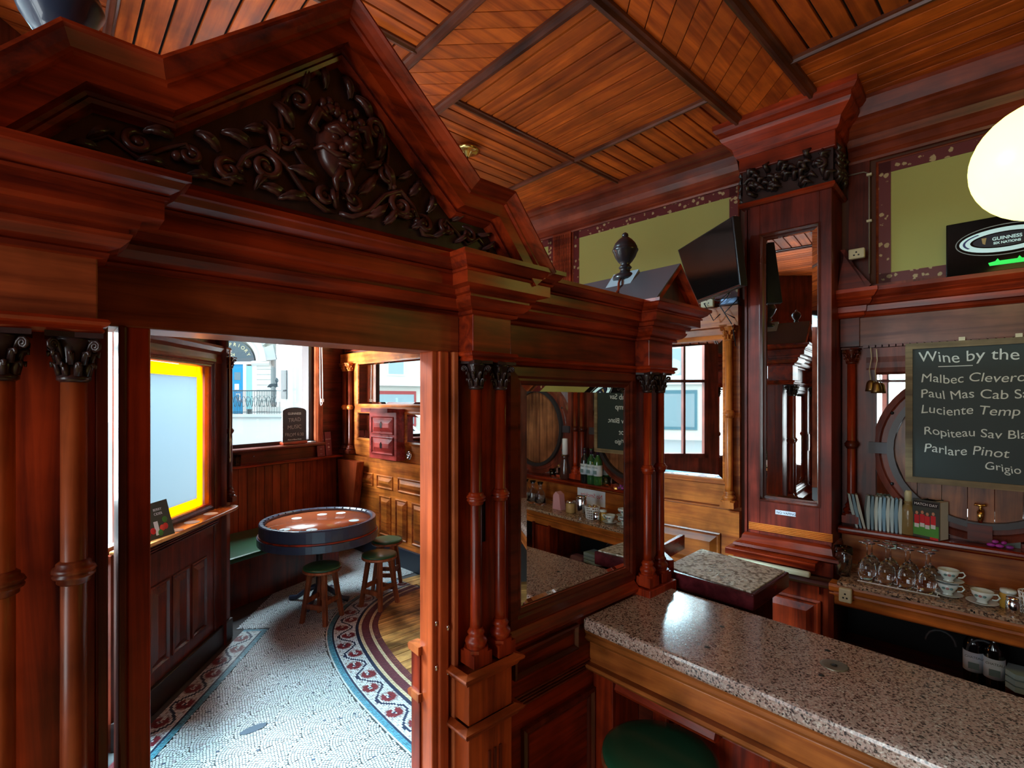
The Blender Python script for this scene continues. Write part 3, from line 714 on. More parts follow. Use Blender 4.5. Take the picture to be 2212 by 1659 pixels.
# right-end pedestal under the last pair
ped = MB(); ped.box(1.90, 2.12, -.09, 0, 0, 1.13); ob('pedestal', ped, mz_, pt, bevel=.003)
# snug side skin of the frieze
# ---- little gabled roof over the end pier, with gable, finial and copper pipe
gx0, gx1, gxm, gz0, gz1 = 1.835, 2.20, 2.02, 2.366, 2.545
gb = MB(); gb.prism([(gx0+.012, gz0), (gx1-.012, gz0), (gxm, gz1-.016)], -.13, .40, lambda a, b, c: (a, c, b)); ob('end_roof_core', gb, mahd('z'), pt)
lead = plain('painted_lead', (.075, .062, .068), .38, coat=.2)
for sgn, a in ((-1, gx0), (1, gx1)):
    sl = MB(); sl.prism([(a+sgn*.012, gz0), (gxm, gz1), (gxm, gz1-.014), (a-sgn*.006, gz0)], -.165, .42, lambda a_, b_, c_: (a_, c_, b_)); ob('roof_slope', sl, lead, pt)
gm = MB(); gm.sweep([(gx1, gz0), (gxm, gz1-.005), (gx0, gz0)], [(0, .13), (0, .168), (.012, .172), (.02, .16), (.028, .15), (.03, .13)], E3); ob('gable_moulding', gm, mx_, pt)
def finial(par, x, y, z, k, m, name='finial'):
    return ob(name, MB().lathe([(a_*k, b_*k) for a_, b_ in ((.060, 0), (.064, .010), (.060, .022), (.048, .032), (.030, .040), (.024, .055), (.030, .060), (.034, .066), (.028, .072), (.022, .082), (.036, .096), (.052, .120), (.060, .142), (.066, .152), (.066, .158), (.060, .164), (.062, .168), (.052, .190), (.036, .208), (.022, .220), (.014, .224), (.017, .230), (.015, .240), (.004, .248))], (x, y, z), 26), m, par)
finial(pt, 2.02, .12, 2.52, .92, plain('black_stained', (.02, .017, .02), .3, coat=.3))
ob('finial_saddle', MB().prism([(1.90, 2.43), (1.945, 2.475), (2.02, 2.56), (2.09, 2.48), (2.09, 2.44), (2.02, 2.50)], .045, .185, lambda a, b, c: (a, c, b)), plain('lead_flashing', (.30, .34, .37), .5), pt)
ob('copper_pipe', MB().tube([(1.845, .06, 2.36), (1.868, .06, 2.40), (1.875, .075, 2.425), (1.925, .09, 2.455), (1.94, .10, 2.49), (1.985, .12, 2.53)], .0055, 8), copper, pt)
finial(pt, .015, .06, 2.565, 1.12, iron); finial(pt, 1.015, .10, 2.65, .60, plain('black_stained_2', (.02, .014, .014), .35, coat=.3))
for x, h_ in ((.015, 2.57), (1.015, 2.655)): ob('finial_block', B(x-.035, x+.035, .06, .14, 2.36, h_), mahd('z'), pt)

# ================================================================== PANELLED SCREEN on the right-hand wall (R frame: s along the wall, n into the room)
def Rthing(name, label, cat, s=0, n=0, z=0, group=None, rz=0): return thing(name, label, cat, R_(s, n, z), RA+rz, group)
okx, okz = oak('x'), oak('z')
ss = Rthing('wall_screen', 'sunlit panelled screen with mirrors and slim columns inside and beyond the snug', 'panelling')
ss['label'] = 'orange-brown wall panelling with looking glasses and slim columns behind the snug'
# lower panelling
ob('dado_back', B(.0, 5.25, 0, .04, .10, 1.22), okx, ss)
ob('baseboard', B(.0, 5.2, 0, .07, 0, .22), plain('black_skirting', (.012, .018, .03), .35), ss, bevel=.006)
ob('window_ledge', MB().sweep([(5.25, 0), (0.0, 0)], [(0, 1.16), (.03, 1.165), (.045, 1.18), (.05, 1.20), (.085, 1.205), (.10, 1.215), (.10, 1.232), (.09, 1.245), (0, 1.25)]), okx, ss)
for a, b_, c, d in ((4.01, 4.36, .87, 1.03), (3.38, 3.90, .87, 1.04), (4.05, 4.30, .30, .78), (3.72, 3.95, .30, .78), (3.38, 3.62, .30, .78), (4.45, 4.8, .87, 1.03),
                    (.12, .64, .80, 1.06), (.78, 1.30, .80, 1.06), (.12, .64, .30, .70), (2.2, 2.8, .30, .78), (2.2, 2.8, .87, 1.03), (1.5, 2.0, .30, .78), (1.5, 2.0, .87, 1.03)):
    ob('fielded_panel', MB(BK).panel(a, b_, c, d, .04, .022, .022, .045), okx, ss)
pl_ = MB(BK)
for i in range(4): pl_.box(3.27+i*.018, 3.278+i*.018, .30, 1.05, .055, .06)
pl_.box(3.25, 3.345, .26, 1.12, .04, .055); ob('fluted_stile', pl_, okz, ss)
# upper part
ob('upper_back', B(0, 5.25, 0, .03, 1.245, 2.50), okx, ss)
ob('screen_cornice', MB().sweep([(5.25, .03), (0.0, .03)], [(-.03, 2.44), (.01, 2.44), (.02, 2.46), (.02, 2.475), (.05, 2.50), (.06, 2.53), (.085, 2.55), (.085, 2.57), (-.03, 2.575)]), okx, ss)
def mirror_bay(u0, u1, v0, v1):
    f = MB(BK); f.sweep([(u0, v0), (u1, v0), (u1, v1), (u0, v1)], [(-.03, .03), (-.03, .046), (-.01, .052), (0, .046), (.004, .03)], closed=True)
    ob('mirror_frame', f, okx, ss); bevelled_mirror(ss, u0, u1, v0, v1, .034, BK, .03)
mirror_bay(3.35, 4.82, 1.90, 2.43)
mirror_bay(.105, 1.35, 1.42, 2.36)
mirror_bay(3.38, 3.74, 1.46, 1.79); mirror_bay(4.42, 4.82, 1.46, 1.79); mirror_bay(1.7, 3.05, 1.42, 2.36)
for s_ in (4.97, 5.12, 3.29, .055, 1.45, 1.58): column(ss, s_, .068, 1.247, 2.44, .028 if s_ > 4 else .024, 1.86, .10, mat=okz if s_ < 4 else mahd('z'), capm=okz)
dw = Rthing('drawer_cabinet', 'small red two-drawer wall cabinet with brass keyhole plates', 'cabinet', 4.05, .04, 1.25)
redw = wood((.42, .045, .035), (.20, .015, .012), 'x', rough=.28)
ob('case', B(-.29, .29, 0, .12, 0, .60), redw, dw, bevel=.004)
ob('top_moulding', MB().sweep([(.29, .12), (-.29, .12)], [(-.12, .56), (.006, .56), (.012, .58), (.02, .60), (-.12, .61)]), redw, dw)
for z in (.06, .30):
    d_ = ob('drawer', MB(BK).panel(-.235, .235, z, z+.21, .12, .02, .02, .06), redw, dw)
    ob('keyhole_plate', MB(BK).prism([(-.02, z+.08), (-.026, z+.12), (0, z+.15), (.026, z+.12), (.02, z+.08), (0, z+.065)], .138, .144), chrome, d_)
kn = Rthing('round_knob', 'round chrome bell push on the screen ledge beside the drawers', 'knob', 3.66, .05, 1.32)
ob('dish', MB().lathe([(.05, 0), (.052, .012), (.035, .02), (.03, .012), (.018, .014), (.016, .03), (.003, .034)], (0, 0, 0), 20), chrome, kn).rotation_euler = (-PI/2, 0, 0)
wf = thing('corner_wedge', 'tapering boarded bench end below the screen ledge', 'bench end', R_(4.9, .08, 0), RA)
ob('wedge', MB(BK).prism([(-.16, .45), (.14, .45), (.20, 1.17), (-.30, 1.17)], 0, .10), tg, wf)

# ================================================================== PILASTER with tall mirror (R frame)
pi_ = Rthing('mirror_pilaster', 'tall square dark red pillar with narrow looking glass and black carved top', 'pilaster')
mh = wood((.27, .030, .014), (.09, .009, .005), 'z', rough=.36, coat=.05)
ob('core', B(-.565, -.125, 0, .262, 1.10, 3.5), mh, pi_, bevel=.004)
def frame_rect(par, u0, u1, v0, v1, iu0, iu1, iv0, iv1, o0, o1, mat, E=BK):
    for nm, q in (('stile', (u0, iu0, v0, v1)), ('stile', (iu1, u1, v0, v1)), ('rail', (iu0, iu1, v0, iv0)), ('rail', (iu0, iu1, iv1, v1))):
        ob(nm, MB(E).box(q[0], q[1], q[2], q[3], o0, o1), mat, par, bevel=.002)
frame_rect(pi_, -.57, -.15, 1.12, 3.10, -.512, -.205, 1.365, 2.925, .262, .292, mh)
f = MB(BK); f.sweep([(-.512, 1.365), (-.205, 1.365), (-.205, 2.925), (-.512, 2.925)], [(-.004, .26), (-.004, .300), (.004, .302), (.008, .285), (.010, .26)], closed=True); ob('mirror_frame', f, mahd('z'), pi_)
bevelled_mirror(pi_, -.504, -.213, 1.373, 2.917, .272, BK, .03)
ob('corner_strip', B(-.125, -.112, .0, .27, 1.12, 3.10), mh, pi_)
rd = MB(BK)
for i in range(5): rd.sweep([(-.575, 1.182+i*.009), (-.145, 1.182+i*.009)], [(0, .29), (.0015, .299), (.0045, .301), (.0075, .299), (.009, .29)])
ob('reeded_band', rd, okx, pi_)
lb = MB(BK).box(-.395, -.290, 1.293, 1.318, .292, .2935); lab = ob('notice_label', lb, plain('label_white', (.75, .78, .88), .5), pi_, label='white NO VAPING label')
text('lettering', 'NO VAPING', .0185, plain('label_ink', (.02, .02, .05), .6), lab, (-.296, .2938, 1.2985), (PI/2, 0, PI))
ob('ledge_moulding', MB().sweep([(-.125, 0), (-.125, .30), (-.56, .30), (-.56, 0)][::-1], [(-.05, 1.07), (.03, 1.075), (.055, 1.09), (.05, 1.105), (.02, 1.115), (.012, 1.15), (0, 1.165), (-.05, 1.17)]), mah('x', rough=.2), pi_)
ob('box_drawer', B(-.52, -.05, .0, .42, 1.045, 1.082), mah('x', rough=.2), pi_, bevel=.003)
ob('strip_light', B(-.50, -.07, .418, .452, 1.012, 1.040), cream, pi_, bevel=.008, label='cream strip light under the ledge')
ob('capital_top', MB().sweep([(-.112, 0), (-.112, .30), (-.57, .30), (-.57, 0)][::-1], [(-.1, 3.10), (.01, 3.10), (.022, 3.112), (.018, 3.128), (.0, 3.135), (-.1, 3.135)]), mah('x'), pi_)
# carved frieze block: swags, scrolls
cc = MB(BK)
cc.box(-.575, -.105, 3.13, 3.32, .0, .285)
for i, (u, v_) in enumerate(((-.16, 3.24), (-.52, 3.24))):
    for E_, ux in ((BK, u),):
        pts = [(ux+.034*(1-.8*q/14)*math.cos(q*.55), v_+.034*(1-.8*q/14)*math.sin(q*.55), .31) for q in range(15)]
        cc.tube(pts, [.011]*10+[.008]*5, 7)
random.seed(3)
for i in range(46):
    u = -.34+random.uniform(-.21, .21); v_ = 3.225+random.uniform(-.075, .075); a = random.uniform(0, PI)
    cc.tube([(u, v_, .285), (u+.03*math.cos(a), v_+.03*math.sin(a), .325), (u+.06*math.cos(a+.5), v_+.05*math.sin(a+.5), .30)], [.016, .014, .004], 6)
for i in range(34):
    n_ = random.uniform(.03, .27); v_ = 3.225+random.uniform(-.08, .08)
    cc.v and cc.tube([(-.575, v_, n_), (-.60, v_+.02, n_+.01), (-.585, v_+.045, n_+.03)], [.016, .013, .004], 6)
    cc.tube([(-.105, v_, n_), (-.08, v_+.02, n_+.01), (-.095, v_+.045, n_+.03)], [.016, .013, .004], 6)
ob('carved_capital', cc, ebony(), pi_)
ob('necking', B(-.59, -.09, 0, .305, 3.32, 3.41), mah('x'), pi_, bevel=.004)
ob('crown_block', MB().sweep([(-.09, 0), (-.09, .305), (-.59, .305), (-.59, 0)][::-1], [(-.1, 3.40), (.008, 3.405), (.02, 3.42), (.03, 3.46), (.075, 3.50), (.085, 3.52), (.085, 3.545), (.10, 3.55), (.115, 3.57), (.115, 3.60), (-.1, 3.60)]), mah('x'), pi_)
# cabinet below the pilaster
pc = Rthing('base_cabinet', 'dark red base cupboard under the mirror pilaster', 'cabinet', 0, 0, 0)
ob('body', B(-.56, -.02, .0, .20, 0, 1.04), mah('z'), pc, bevel=.003)
ob('top_rail', MB().sweep([(-.02, .20), (-.56, .20)][::-1], [(-.02, .90), (.02, .905), (.03, .92), (.02, .94), (.03, .96), (-.02, .965)]), mahd('x'), pc)
d_ = ob('door', MB(BK).panel(-.50, -.12, .15, .82, .20, .02, .03, .04), mah('z'), pc)
ob('latch', MB(BK).box(-.50, -.494, .86, .90, .2, .215), chrome, pc)

# ================================================================== BACK BAR (R frame)
bb = Rthing('back_bar', 'dark carved back bar with round barrel heads, mirrors and shelves', 'back bar')
dk, dz = mahd('x'), mah('z')
mdw = wood((.24, .045, .022), (.08, .014, .008), 'z', rough=.36, coat=.05)
ob('back_board', B(-4.2, -.57, .0, .02, 1.0, 2.6), mdw, bb)
BAYS = [-1.157, -2.307, -3.457]
for i, c0 in enumerate(BAYS):
    z0 = 1.69
    # square opening with mirror spandrels behind, frame ring
    ob('spandrel_mirror', B(c0-.428, c0+.428, .02, .026, 1.26, 2.092), mirror, bb)
    rg = MB(BK); P = lambda r: [(c0+r*math.cos(2*PI*k/48), z0+r*math.sin(2*PI*k/48)) for k in range(48)]
    rg.sweep(P(.44)[::-1], [(0, .026), (0, .05), (-.030, .056), (-.034, .050), (-.040, .056), (-.07, .056), (-.07, .026)], closed=True)
    ob('arch_ring', rg, mdw, bb)
    hp = MB(BK); hp.sweep(P(.372)[::-1], [(0, .03), (0, .085), (-.03, .085), (-.03, .03)], closed=True); ob('hoop', hp, plain('dark_hoop', (.05, .045, .045), .4, .5), bb)
    for k in range(7):
        u0 = c0-.345+k*.0986; u1 = u0+.0986-.003; poly = []
        for u in (u0, (u0+u1)/2, u1): poly.append((u, z0-math.sqrt(max(.345**2-(u-c0)**2, 1e-5))))
        for u in (u1, (u0+u1)/2, u0): poly.append((u, z0+math.sqrt(max(.345**2-(u-c0)**2, 1e-5))))
        ob('barrel_board', MB(BK).prism(poly, .028, .05), wood((.42, .15, .055), (.12, .03, .012), 'z', rough=.35, stain=.6), bb)
    for sg in (-1, 1):
        ob('clamp', MB(BK).box(c0+sg*.40-.055, c0+sg*.40+.055, z0-.03, z0+.03, .05, .07), plain('clamp_grey', (.05, .04, .045), .45), bb)
        for q in (.5, -.5): ob('bolt', MB(BK).ball((c0+sg*.40*math.cos(q), z0+.40*math.sin(q), .057), .009, 8, 5), black, bb)
    ob('frame_stile', B(c0-.468, c0-.425, .02, .052, 1.25, 2.12), mdw, bb); ob('frame_stile', B(c0+.425, c0+.468, .02, .052, 1.25, 2.12), mdw, bb)
    ob('frame_rail', MB().sweep([(c0+.468, .02), (c0-.468, .02)][::-1], [(0, 2.092), (.02, 2.095), (.03, 2.105), (.026, 2.13), (.03, 2.16), (.036, 2.19), (.036, 2.24), (0, 2.24)]), mdw, bb)
    if i < 3:
        for sg in ((-.5,) if i else (.5, -.5)):
            for q in (-.04, .04):
                s_ = c0+sg*1.15+q
                if s_ > -.59: continue
                column(bb, s_, .068, 1.262, 2.24, .021, 1.70, .085, mat=mah('z'), capm=mah('z') if i else mahd('z'))
    dt = MB(BK)
for k in range(60): 
    pass
dt = MB(BK)
for k in range(56): dt.box(-.70-k*.030, -.70-k*.030+.024, 2.243, 2.258, .03, .062)
ob('dentil_band', dt, mahd('x'), bb)
ob('frieze', B(-4.2, -.66, .0, .05, 2.255, 2.42), wood((.33, .12, .08), (.16, .05, .04), 'x', rough=.35), bb)
ob('frieze_block', B(-.66, -.57, .0, .075, 2.255, 2.42), mahd('x'), bb)
ob('bar_cornice', MB().sweep([(-.57, 0), (-.57, .075), (-.665, .075), (-.665, .05), (-4.2, .05)][::-1], [(-.02, 2.41), (.012, 2.415), (.024, 2.425), (.02, 2.44), (.03, 2.445), (.034, 2.475), (.05, 2.48), (.062, 2.50), (.058, 2.51), (.074, 2.52), (.09, 2.545), (.09, 2.565), (-.02, 2.57)]), mah('x'), bb)
ob('bracket', MB(BK).prism([(-.56, 2.57), (-.60, 2.80), (-.575, 2.80), (-.72, 2.585), (-.70, 2.57)], .08, .11), mah('x'), bb)
# upper narrow shelf
ob('shelf', MB().sweep([(-.57, 0), (-4.2, 0)][::-1], [(0, 1.222), (.115, 1.205), (.135, 1.205), (.14, 1.213), (.135, 1.22), (.142, 1.226), (.14, 1.236), (.13, 1.242), (0, 1.242)]), mah('x', rough=.22), bb)
ob('splash_board', B(-4.2, -.57, .02, .032, 1.02, 1.215), okx, bb)
# granite back counter, rails, open undercounter
bc_ = tag(ob('back_counter_top', B(-4.2, -.62, .034, .43, 1.0, 1.022), granite2, None, R_(0, 0), RA, bevel=.004), 'speckled buff granite top of the back counter', 'counter')
uc = Rthing('under_counter', 'open dark under-counter shelving of the back bar', 'cabinet')
ob('rail', MB().sweep([(-.58, .38), (-4.2, .38)][::-1], [(-.05, .885), (.0, .885), (.006, .892), (.006, .93), (.018, .935), (.022, .945), (.018, .955), (.03, .965), (.035, .985), (.03, .9985), (-.05, .9985)]), okx, uc)
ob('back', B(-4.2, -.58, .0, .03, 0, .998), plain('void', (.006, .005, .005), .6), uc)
ob('side', B(-.60, -.575, .0, .40, 0, .99), mahd('z'), uc)
ob('bottom_shelf', B(-4.2, -.60, .03, .36, .60, .62), mahd('x'), uc)
for s_ in (-1.75, -1.95, -2.9, -3.1): ob('divider', B(s_-.02, s_, .03, .40, 0, .90), mah('z'), uc)
ob('drawer_front', B(-1.93, -1.77, .38, .40, .15, .88), mah('z'), uc, bevel=.004)
for s_ in (-1.02, -1.17): ob('cask_rack', MB(BK).tube([(s_+.055*math.cos(q*PI/8), .79+.06*math.sin(q*PI/8), .30) for q in range(9)], .006, 6), plain('grey_rack', (.05, .05, .055), .5), uc)

# ================================================================== GLAZED SCREEN with leaning shelf (L frame: inside is -Y)
gs = thing('glazed_screen', 'dark panelled screen with frosted yellow-edged window and drinks shelf', 'screen', (LO[0], LO[1], 0), LA)
amb = thin('amber_glass', (1.0, .45, .0), .1, (.8, .38, .0), .5); 
frost = thin('frosted_glass', (.9, .95, 1), .3, (.17, .195, .205), 1.0)
fp = MB(); fp.box(.02, .700, .05, .056, 1.215, 2.125); ob('frosted_pane', fp, frost, gs)
ab = MB()
for q in ((.700, .775, 1.15, 2.205), (.02, .700, 2.125, 2.205), (.02, .700, 1.15, 1.215)): ab.box(q[0], q[1], .046, .060, q[2], q[3])
ob('amber_margin', ab, amb, gs)
sf = MB(FR)
sf.sweep([(-.03, 1.16), (.775, 1.16), (.775, 2.205), (-.03, 2.205)], [(-.05, -.03), (-.05, .012), (-.03, .02), (-.016, .012), (-.006, .014), (0, 0), (0, -.03)], closed=True); ob('window_frame', sf, mahd('z'), gs)
ob('stile', B(.82, 1.02, -.02, .02, 0, 2.36), mahd('z'), gs, bevel=.003)
ob('head', MB().sweep([(1.04, 0), (-.08, 0)], [(-.02, 2.24), (.02, 2.24), (.03, 2.25), (.022, 2.27), (.02, 2.31), (.04, 2.33), (.05, 2.36), (.04, 2.38), (-.02, 2.385)][::1]), mahd('x'), gs)
column(gs, 1.055, -.025, 1.12, 2.30, .020, 1.70, .09, mat=mahd('z'), capm=mahd('z'))
ob('corner_post', B(1.02, 1.075, -.02, .04, 0, 1.12), mahd('z'), gs, bevel=.004)
sh = MB(); sh.prism([(-.30, .0), (-.30, -.12), (.1, -.155), (.6, -.165), (.86, -.165), (.93, -.15), (.96, -.11), (.965, -.06), (.95, .0)], 1.088, 1.112)
ob('shelf', sh, wood((.62, .26, .08), (.30, .09, .03), 'x', rough=.22), gs, bevel=.008)
ob('bottom_board', B(-.3, 1.06, -.012, .02, 0, 1.085), mahd('z'), gs)
rd = MB(FR)
for i in range(5): rd.sweep([(-.2, .985+i*.016), (.86, .985+i*.016)], [(0, .02), (.003, .030), (.008, .032), (.012, .03), (.014, .02)])
ob('reeding', rd, mahd('x'), gs)
for i in range(4):
    a = -.2+i*.235; ob('lower_panel', MB(FR).panel(a, a+.20, .25, .78, .012, .018, .022, .04), mahd('z'), gs)
ob('plinth', B(-.3, 1.08, -.04, .02, 0, .16), plain('dark_plinth', (.02, .012, .012), .4), gs, bevel=.006)
# beer mats on that shelf
mat_m = plain('beer_mat', (.62, .74, .74), .7)
def flat(o):
    o.data.polygons.foreach_set('use_smooth', [False]*len(o.data.polygons)); return o
def Lt(name, label, cat, x, y, z, rz=0, group=None): return thing(name, label, cat, L_(x, y, z), LA+rz, group)
for i, (x, y, lb) in enumerate(((.63, -.085, 'round white beer mat on the screen shelf, farthest from the leaflet'), (.37, -.09, 'round white beer mat in the middle of the screen shelf'), (.15, -.10, 'round white beer mat on the screen shelf, partly behind the leaflet edge'))):
    tag(flat(ob('beer_mat', MB().lathe([(.046, 0), (.048, .001), (.046, .002)], n=28), mat_m, None, L_(x, y, 1.1125))), lb, 'beer mat', 'beer mats on the screen shelf')
lf = Lt('leaflet', 'dark folded berry drink leaflet propped on the screen shelf', 'leaflet', -.02, -.12, 1.113, math.radians(-12))
lfm = plain('leaflet_green', (.05, .055, .03), .5); c0 = MB(); c0.prism([(-.13, 0), (.10, 0), (.10, .215), (-.13, .205)], 0, .002, lambda a, b, c: (a, c+b*.28, b)); ob('card', c0, lfm, lf)
for x, z, c in ((-.05, .05, (.6, .02, .02)), (.045, .06, (.7, .03, .02)), (.02, .055, (.8, .06, .03)), (.0, .03, (.05, .2, .03)), (.05, .10, (.06, .22, .03)), (-.09, .04, (.5, .02, .03))):
    ob('berry', MB().lathe([(.02, 0), (.019, .0006)], n=12), plain('berry_col', c, .5), lf, (x, z*.28-.0005, z)).rotation_euler = (PI/2-.27, 0, 0)
ob('can_picture', MB().prism([(-.035, .02), (-.005, .02), (-.005, .10), (-.035, .10)], -.001, 0, lambda a, b, c: (a, c+b*.28, b)), white, lf)
for i, (s_, z) in enumerate((('BERRY', .16), ('CIDER', .135))): text('lettering', s_, .022, white, lf, (-.02, z*.28-.0025, z), (PI/2-.27, 0, 0))
# cord on the screen column
cd = Lt('blind_cord', 'tan knotted blind cord hanging by the screen column', 'cord', 1.0, -.05, 0)
ob('cord', MB().tube([(0, 0, 2.36), (.002, 0, 2.0), (.006, 0, 1.75), (.0, 0, 1.62), (.012, 0, 1.58), (.02, -.004, 1.62), (.006, 0, 1.66), (.004, 0, 1.55), (.012, 0, 1.47), (.004, 0, 1.45), (.0, 0, 1.48)], .0045, 6), cordw, cd)

# ================================================================== BENCH, TABLE, STOOLS in the snug
be = thing('bench', 'fixed dark wooden bench with a long green leather cushion under the snug window', 'bench', (WO[0], WO[1], 0), WA)
# bench front runs from world (1.27, 3.93) to (2.4, 4.35)
def w_loc(x, y): q = (x-WO[0], y-WO[1]); c, s = math.cos(-WA), math.sin(-WA); return (c*q[0]-s*q[1], s*q[0]+c*q[1])
f0, f1 = w_loc(1.16, 3.90), w_loc(2.50, 4.42)
poly = [f0, f1, (-.30, -.02), (-1.66, -.02)]
ob('box', MB().prism([f0, f1, (-.30, -.02), (-1.66, -.02)], 0, .43), mahd('z'), be)
ob('cushion', MB().prism([(f0[0], f0[1]-.03), (f1[0]+.02, f1[1]-.03), (-.28, -.025), (-1.66, -.025)], .43, .485), leather, be, bevel=.022)
tb = thing('barrel_table', 'large round barrel-head table with black iron rim and pedestal', 'table', (0, 0, 0)); TX, TY, TZ = 1.955, 3.62, .80
tb.location = (TX, TY, 0)
ob('tabletop', MB().lathe([(.50, .735), (.50, .772), (.002, .772)], n=56), plain('varnished_top', (.46, .10, .03), .22, coat=.35), tb)
rm = MB(); PP = [(.5*math.cos(2*PI*k/64)*1.0, .5*math.sin(2*PI*k/64)) for k in range(64)]
rm.sweep(PP, [(-.035, .69), (-.035, .792), (-.028, .803), (0, .803), (.018, .792), (.018, .772), (0, .772), (0, .69)], closed=True, smooth=False)
ob('iron_rim', rm, iron, tb, bevel=.003)
rm = MB(); rm.sweep(PP, [(-.034, .676), (-.042, .676), (-.042, .690), (-.034, .690)], closed=True); ob('wood_band', rm, mah('x'), tb)
rm = MB(); rm.sweep(PP, [(0, .60), (-.05, .605), (-.052, .675), (0, .675)], closed=True); ob('lower_hoop', rm, iron, tb, bevel=.003)
for k in range(36):
    a = 2*PI*k/36; ob('stave_joint', B(.480, .530, -.002, .002, .795, .8045), black, tb, rz=a) if k < 30 else None
ob('underside', MB().lathe([(.48, .61), (.48, .68)], n=32), mahd('x'), tb)
ob('column', MB().lathe([(.05, .04), (.035, .10), (.03, .3), (.045, .34), (.03, .38), (.03, .55), (.12, .61)], n=18), black, tb)
for k in range(4):
    a = PI/4+k*PI/2; ob('foot', MB().tube([(.03, 0, .14), (.12, 0, .10), (.22, 0, .03), (.29, 0, .015)], [.028, .026, .022, .03], 8), iron, tb, rz=a)
for i, (px_, py_, lb) in enumerate(((-.27, .11, 'left end'), (-.08, .28, 'back left'), (.09, .35, 'back'), (.33, .02, 'right side'), (.06, -.34, 'front right'), (-.19, -.33, 'front left'))):
    fx, fy = .6773, .7357      # offsets given along the view: right / away
    wx, wy = px_*fy+py_*fx, -px_*fx+py_*fy
    tag(flat(ob('beer_mat', MB().lathe([(.047, 0), (.049, .001), (.047, .002)], n=28), mat_m, None, (TX+wx, TY+wy, .7725))), 'round pale beer mat on the barrel table, '+lb, 'beer mat', 'beer mats on the barrel table')
lw = wood((.34, .10, .035), (.13, .03, .012), 'z', rough=.4)
def stool(x, y, rz, h, r, lab, group):
    o = thing('stool', lab, 'stool', (x, y, 0), rz, group)
    ob('seat', MB().lathe([(r-.004, h-.045), (r, h-.04), (r, h-.028), (r-.006, h-.022)], n=36), lw, o)
    ob('cushion', MB().lathe([(r-.012, h-.024), (r-.004, h-.018), (r-.004, h-.008), (r-.02, h), (r*.6, h+.006), (.002, h+.008)], n=36), leather, o)
    for k in range(4):
        a = PI/4+k*PI/2; b = MB(); t0, t1 = r*.60, r*1.02
        c, s = math.cos(a), math.sin(a); q = .019
        top = [(t0*c+dx, t0*s+dy, h-.045) for dx, dy in ((-q, -q), (q, -q), (q, q), (-q, q))]; bot = [(t1*c+dx*.9, t1*s+dy*.9, .002) for dx, dy in ((-q, -q), (q, -q), (q, q), (-q, q))]
        b.add(bot+top, [(0, 1, 2, 3), (4, 5, 6, 7), (0, 1, 5, 4), (1, 2, 6, 5), (2, 3, 7, 6), (3, 0, 4, 7)]); ob('leg', b, lw, o, bevel=.003)
        a2 = a+PI/2; zz = h*(.30 if k % 2 else .38); f_ = t1+(t0-t1)*zz/(h-.045)
        p0 = Vector((f_*math.cos(a), f_*math.sin(a), zz)); p1 = Vector((f_*math.cos(a2), f_*math.sin(a2), zz)); d = (p1-p0).normalized(); nn = Vector((-d.y, d.x, 0))*.009
        b = MB(); vs = []
        for P_ in (p0, p1):
            for sx_, z_ in ((-1, -.02), (1, -.02), (1, .02), (-1, .02)): vs.append(P_+nn*sx_+Vector((0, 0, z_)))
        b.add(vs, [(0, 1, 2, 3), (4, 5, 6, 7), (0, 1, 5, 4), (1, 2, 6, 5), (2, 3, 7, 6), (3, 0, 4, 7)]); ob('stretcher', b, lw, o)
    return o
G = 'low green-topped stools at the barrel table'
stool(1.80, 3.17, .55, .485, .165, 'low wooden stool with green leather seat, in front of the barrel table', G)
stool(2.33, 3.12, .35, .495, .165, 'low wooden stool with green leather seat, right of the barrel table on the mosaic border', G)
stool(2.62, 3.50, .8, .50, .160, 'low wooden stool half hidden between the table rim and the panelled wall', G)
stool(1.535, -.355, .3, .75, .196, 'tall bar stool with worn green leather seat in front of the granite counter', None)
gx = thing('tumbler', 'small clear tumbler on the snug dado ledge', 'glass', W_(-1.43, -.06, 1.223), WA)
ob('glass_body', MB().lathe([(.032, 0), (.036, .12), (.033, .12), (.029, .012), (.001, .012)], n=20), glassw, gx)
sg = thing('sandwich_board', 'small black chalk sign with curved top on the snug window sill', 'sign', W_(-.72, -.06, 1.415), WA)
arcp = [(-.165, 0), (.165, 0), (.165, .40)]+[(.165*math.cos(PI*k/12), .40+.05*math.sin(PI*k/12)) for k in range(1, 12)]+[(-.165, .40)]
ob('board', MB().prism(arcp, 0, .014, FR), plain('chalk_black', (.014, .013, .013), .5), sg)
ob('base', MB().sweep([(-.17, 0), (.17, 0)], [(-.035, 0), (.04, 0), (.04, .02), (.02, .035), (-.02, .035), (-.035, .02)]), mah('x'), sg)
f = MB(FR); f.sweep(arcp, [(0, .010), (0, .018), (.008, .018), (.008, .010)], closed=True); ob('rim', f, black, sg)
text('lettering', 'GUINNESS', .040, chalk, sg, (0, -.0145, .36), (PI/2, 0, 0), align='CENTER')
for i, s_ in enumerate(('TRAD', 'MUSIC', 'FROM 6:30')): text('chalk_lettering', s_, .068 if i < 2 else .056, plain('faint_chalk', (.30, .28, .26), .9), sg, (.0, -.0145, .275-i*.088), (PI/2, 0, 0), align='CENTER', jitter=.003)
text('lettering', 'House of Stout Drinks', .021, chalk, sg, (0, -.0145, .05), (PI/2, 0, 0), align='CENTER', shear=.3)
redc = plain('menu_red', (.16, .022, .022), .5)
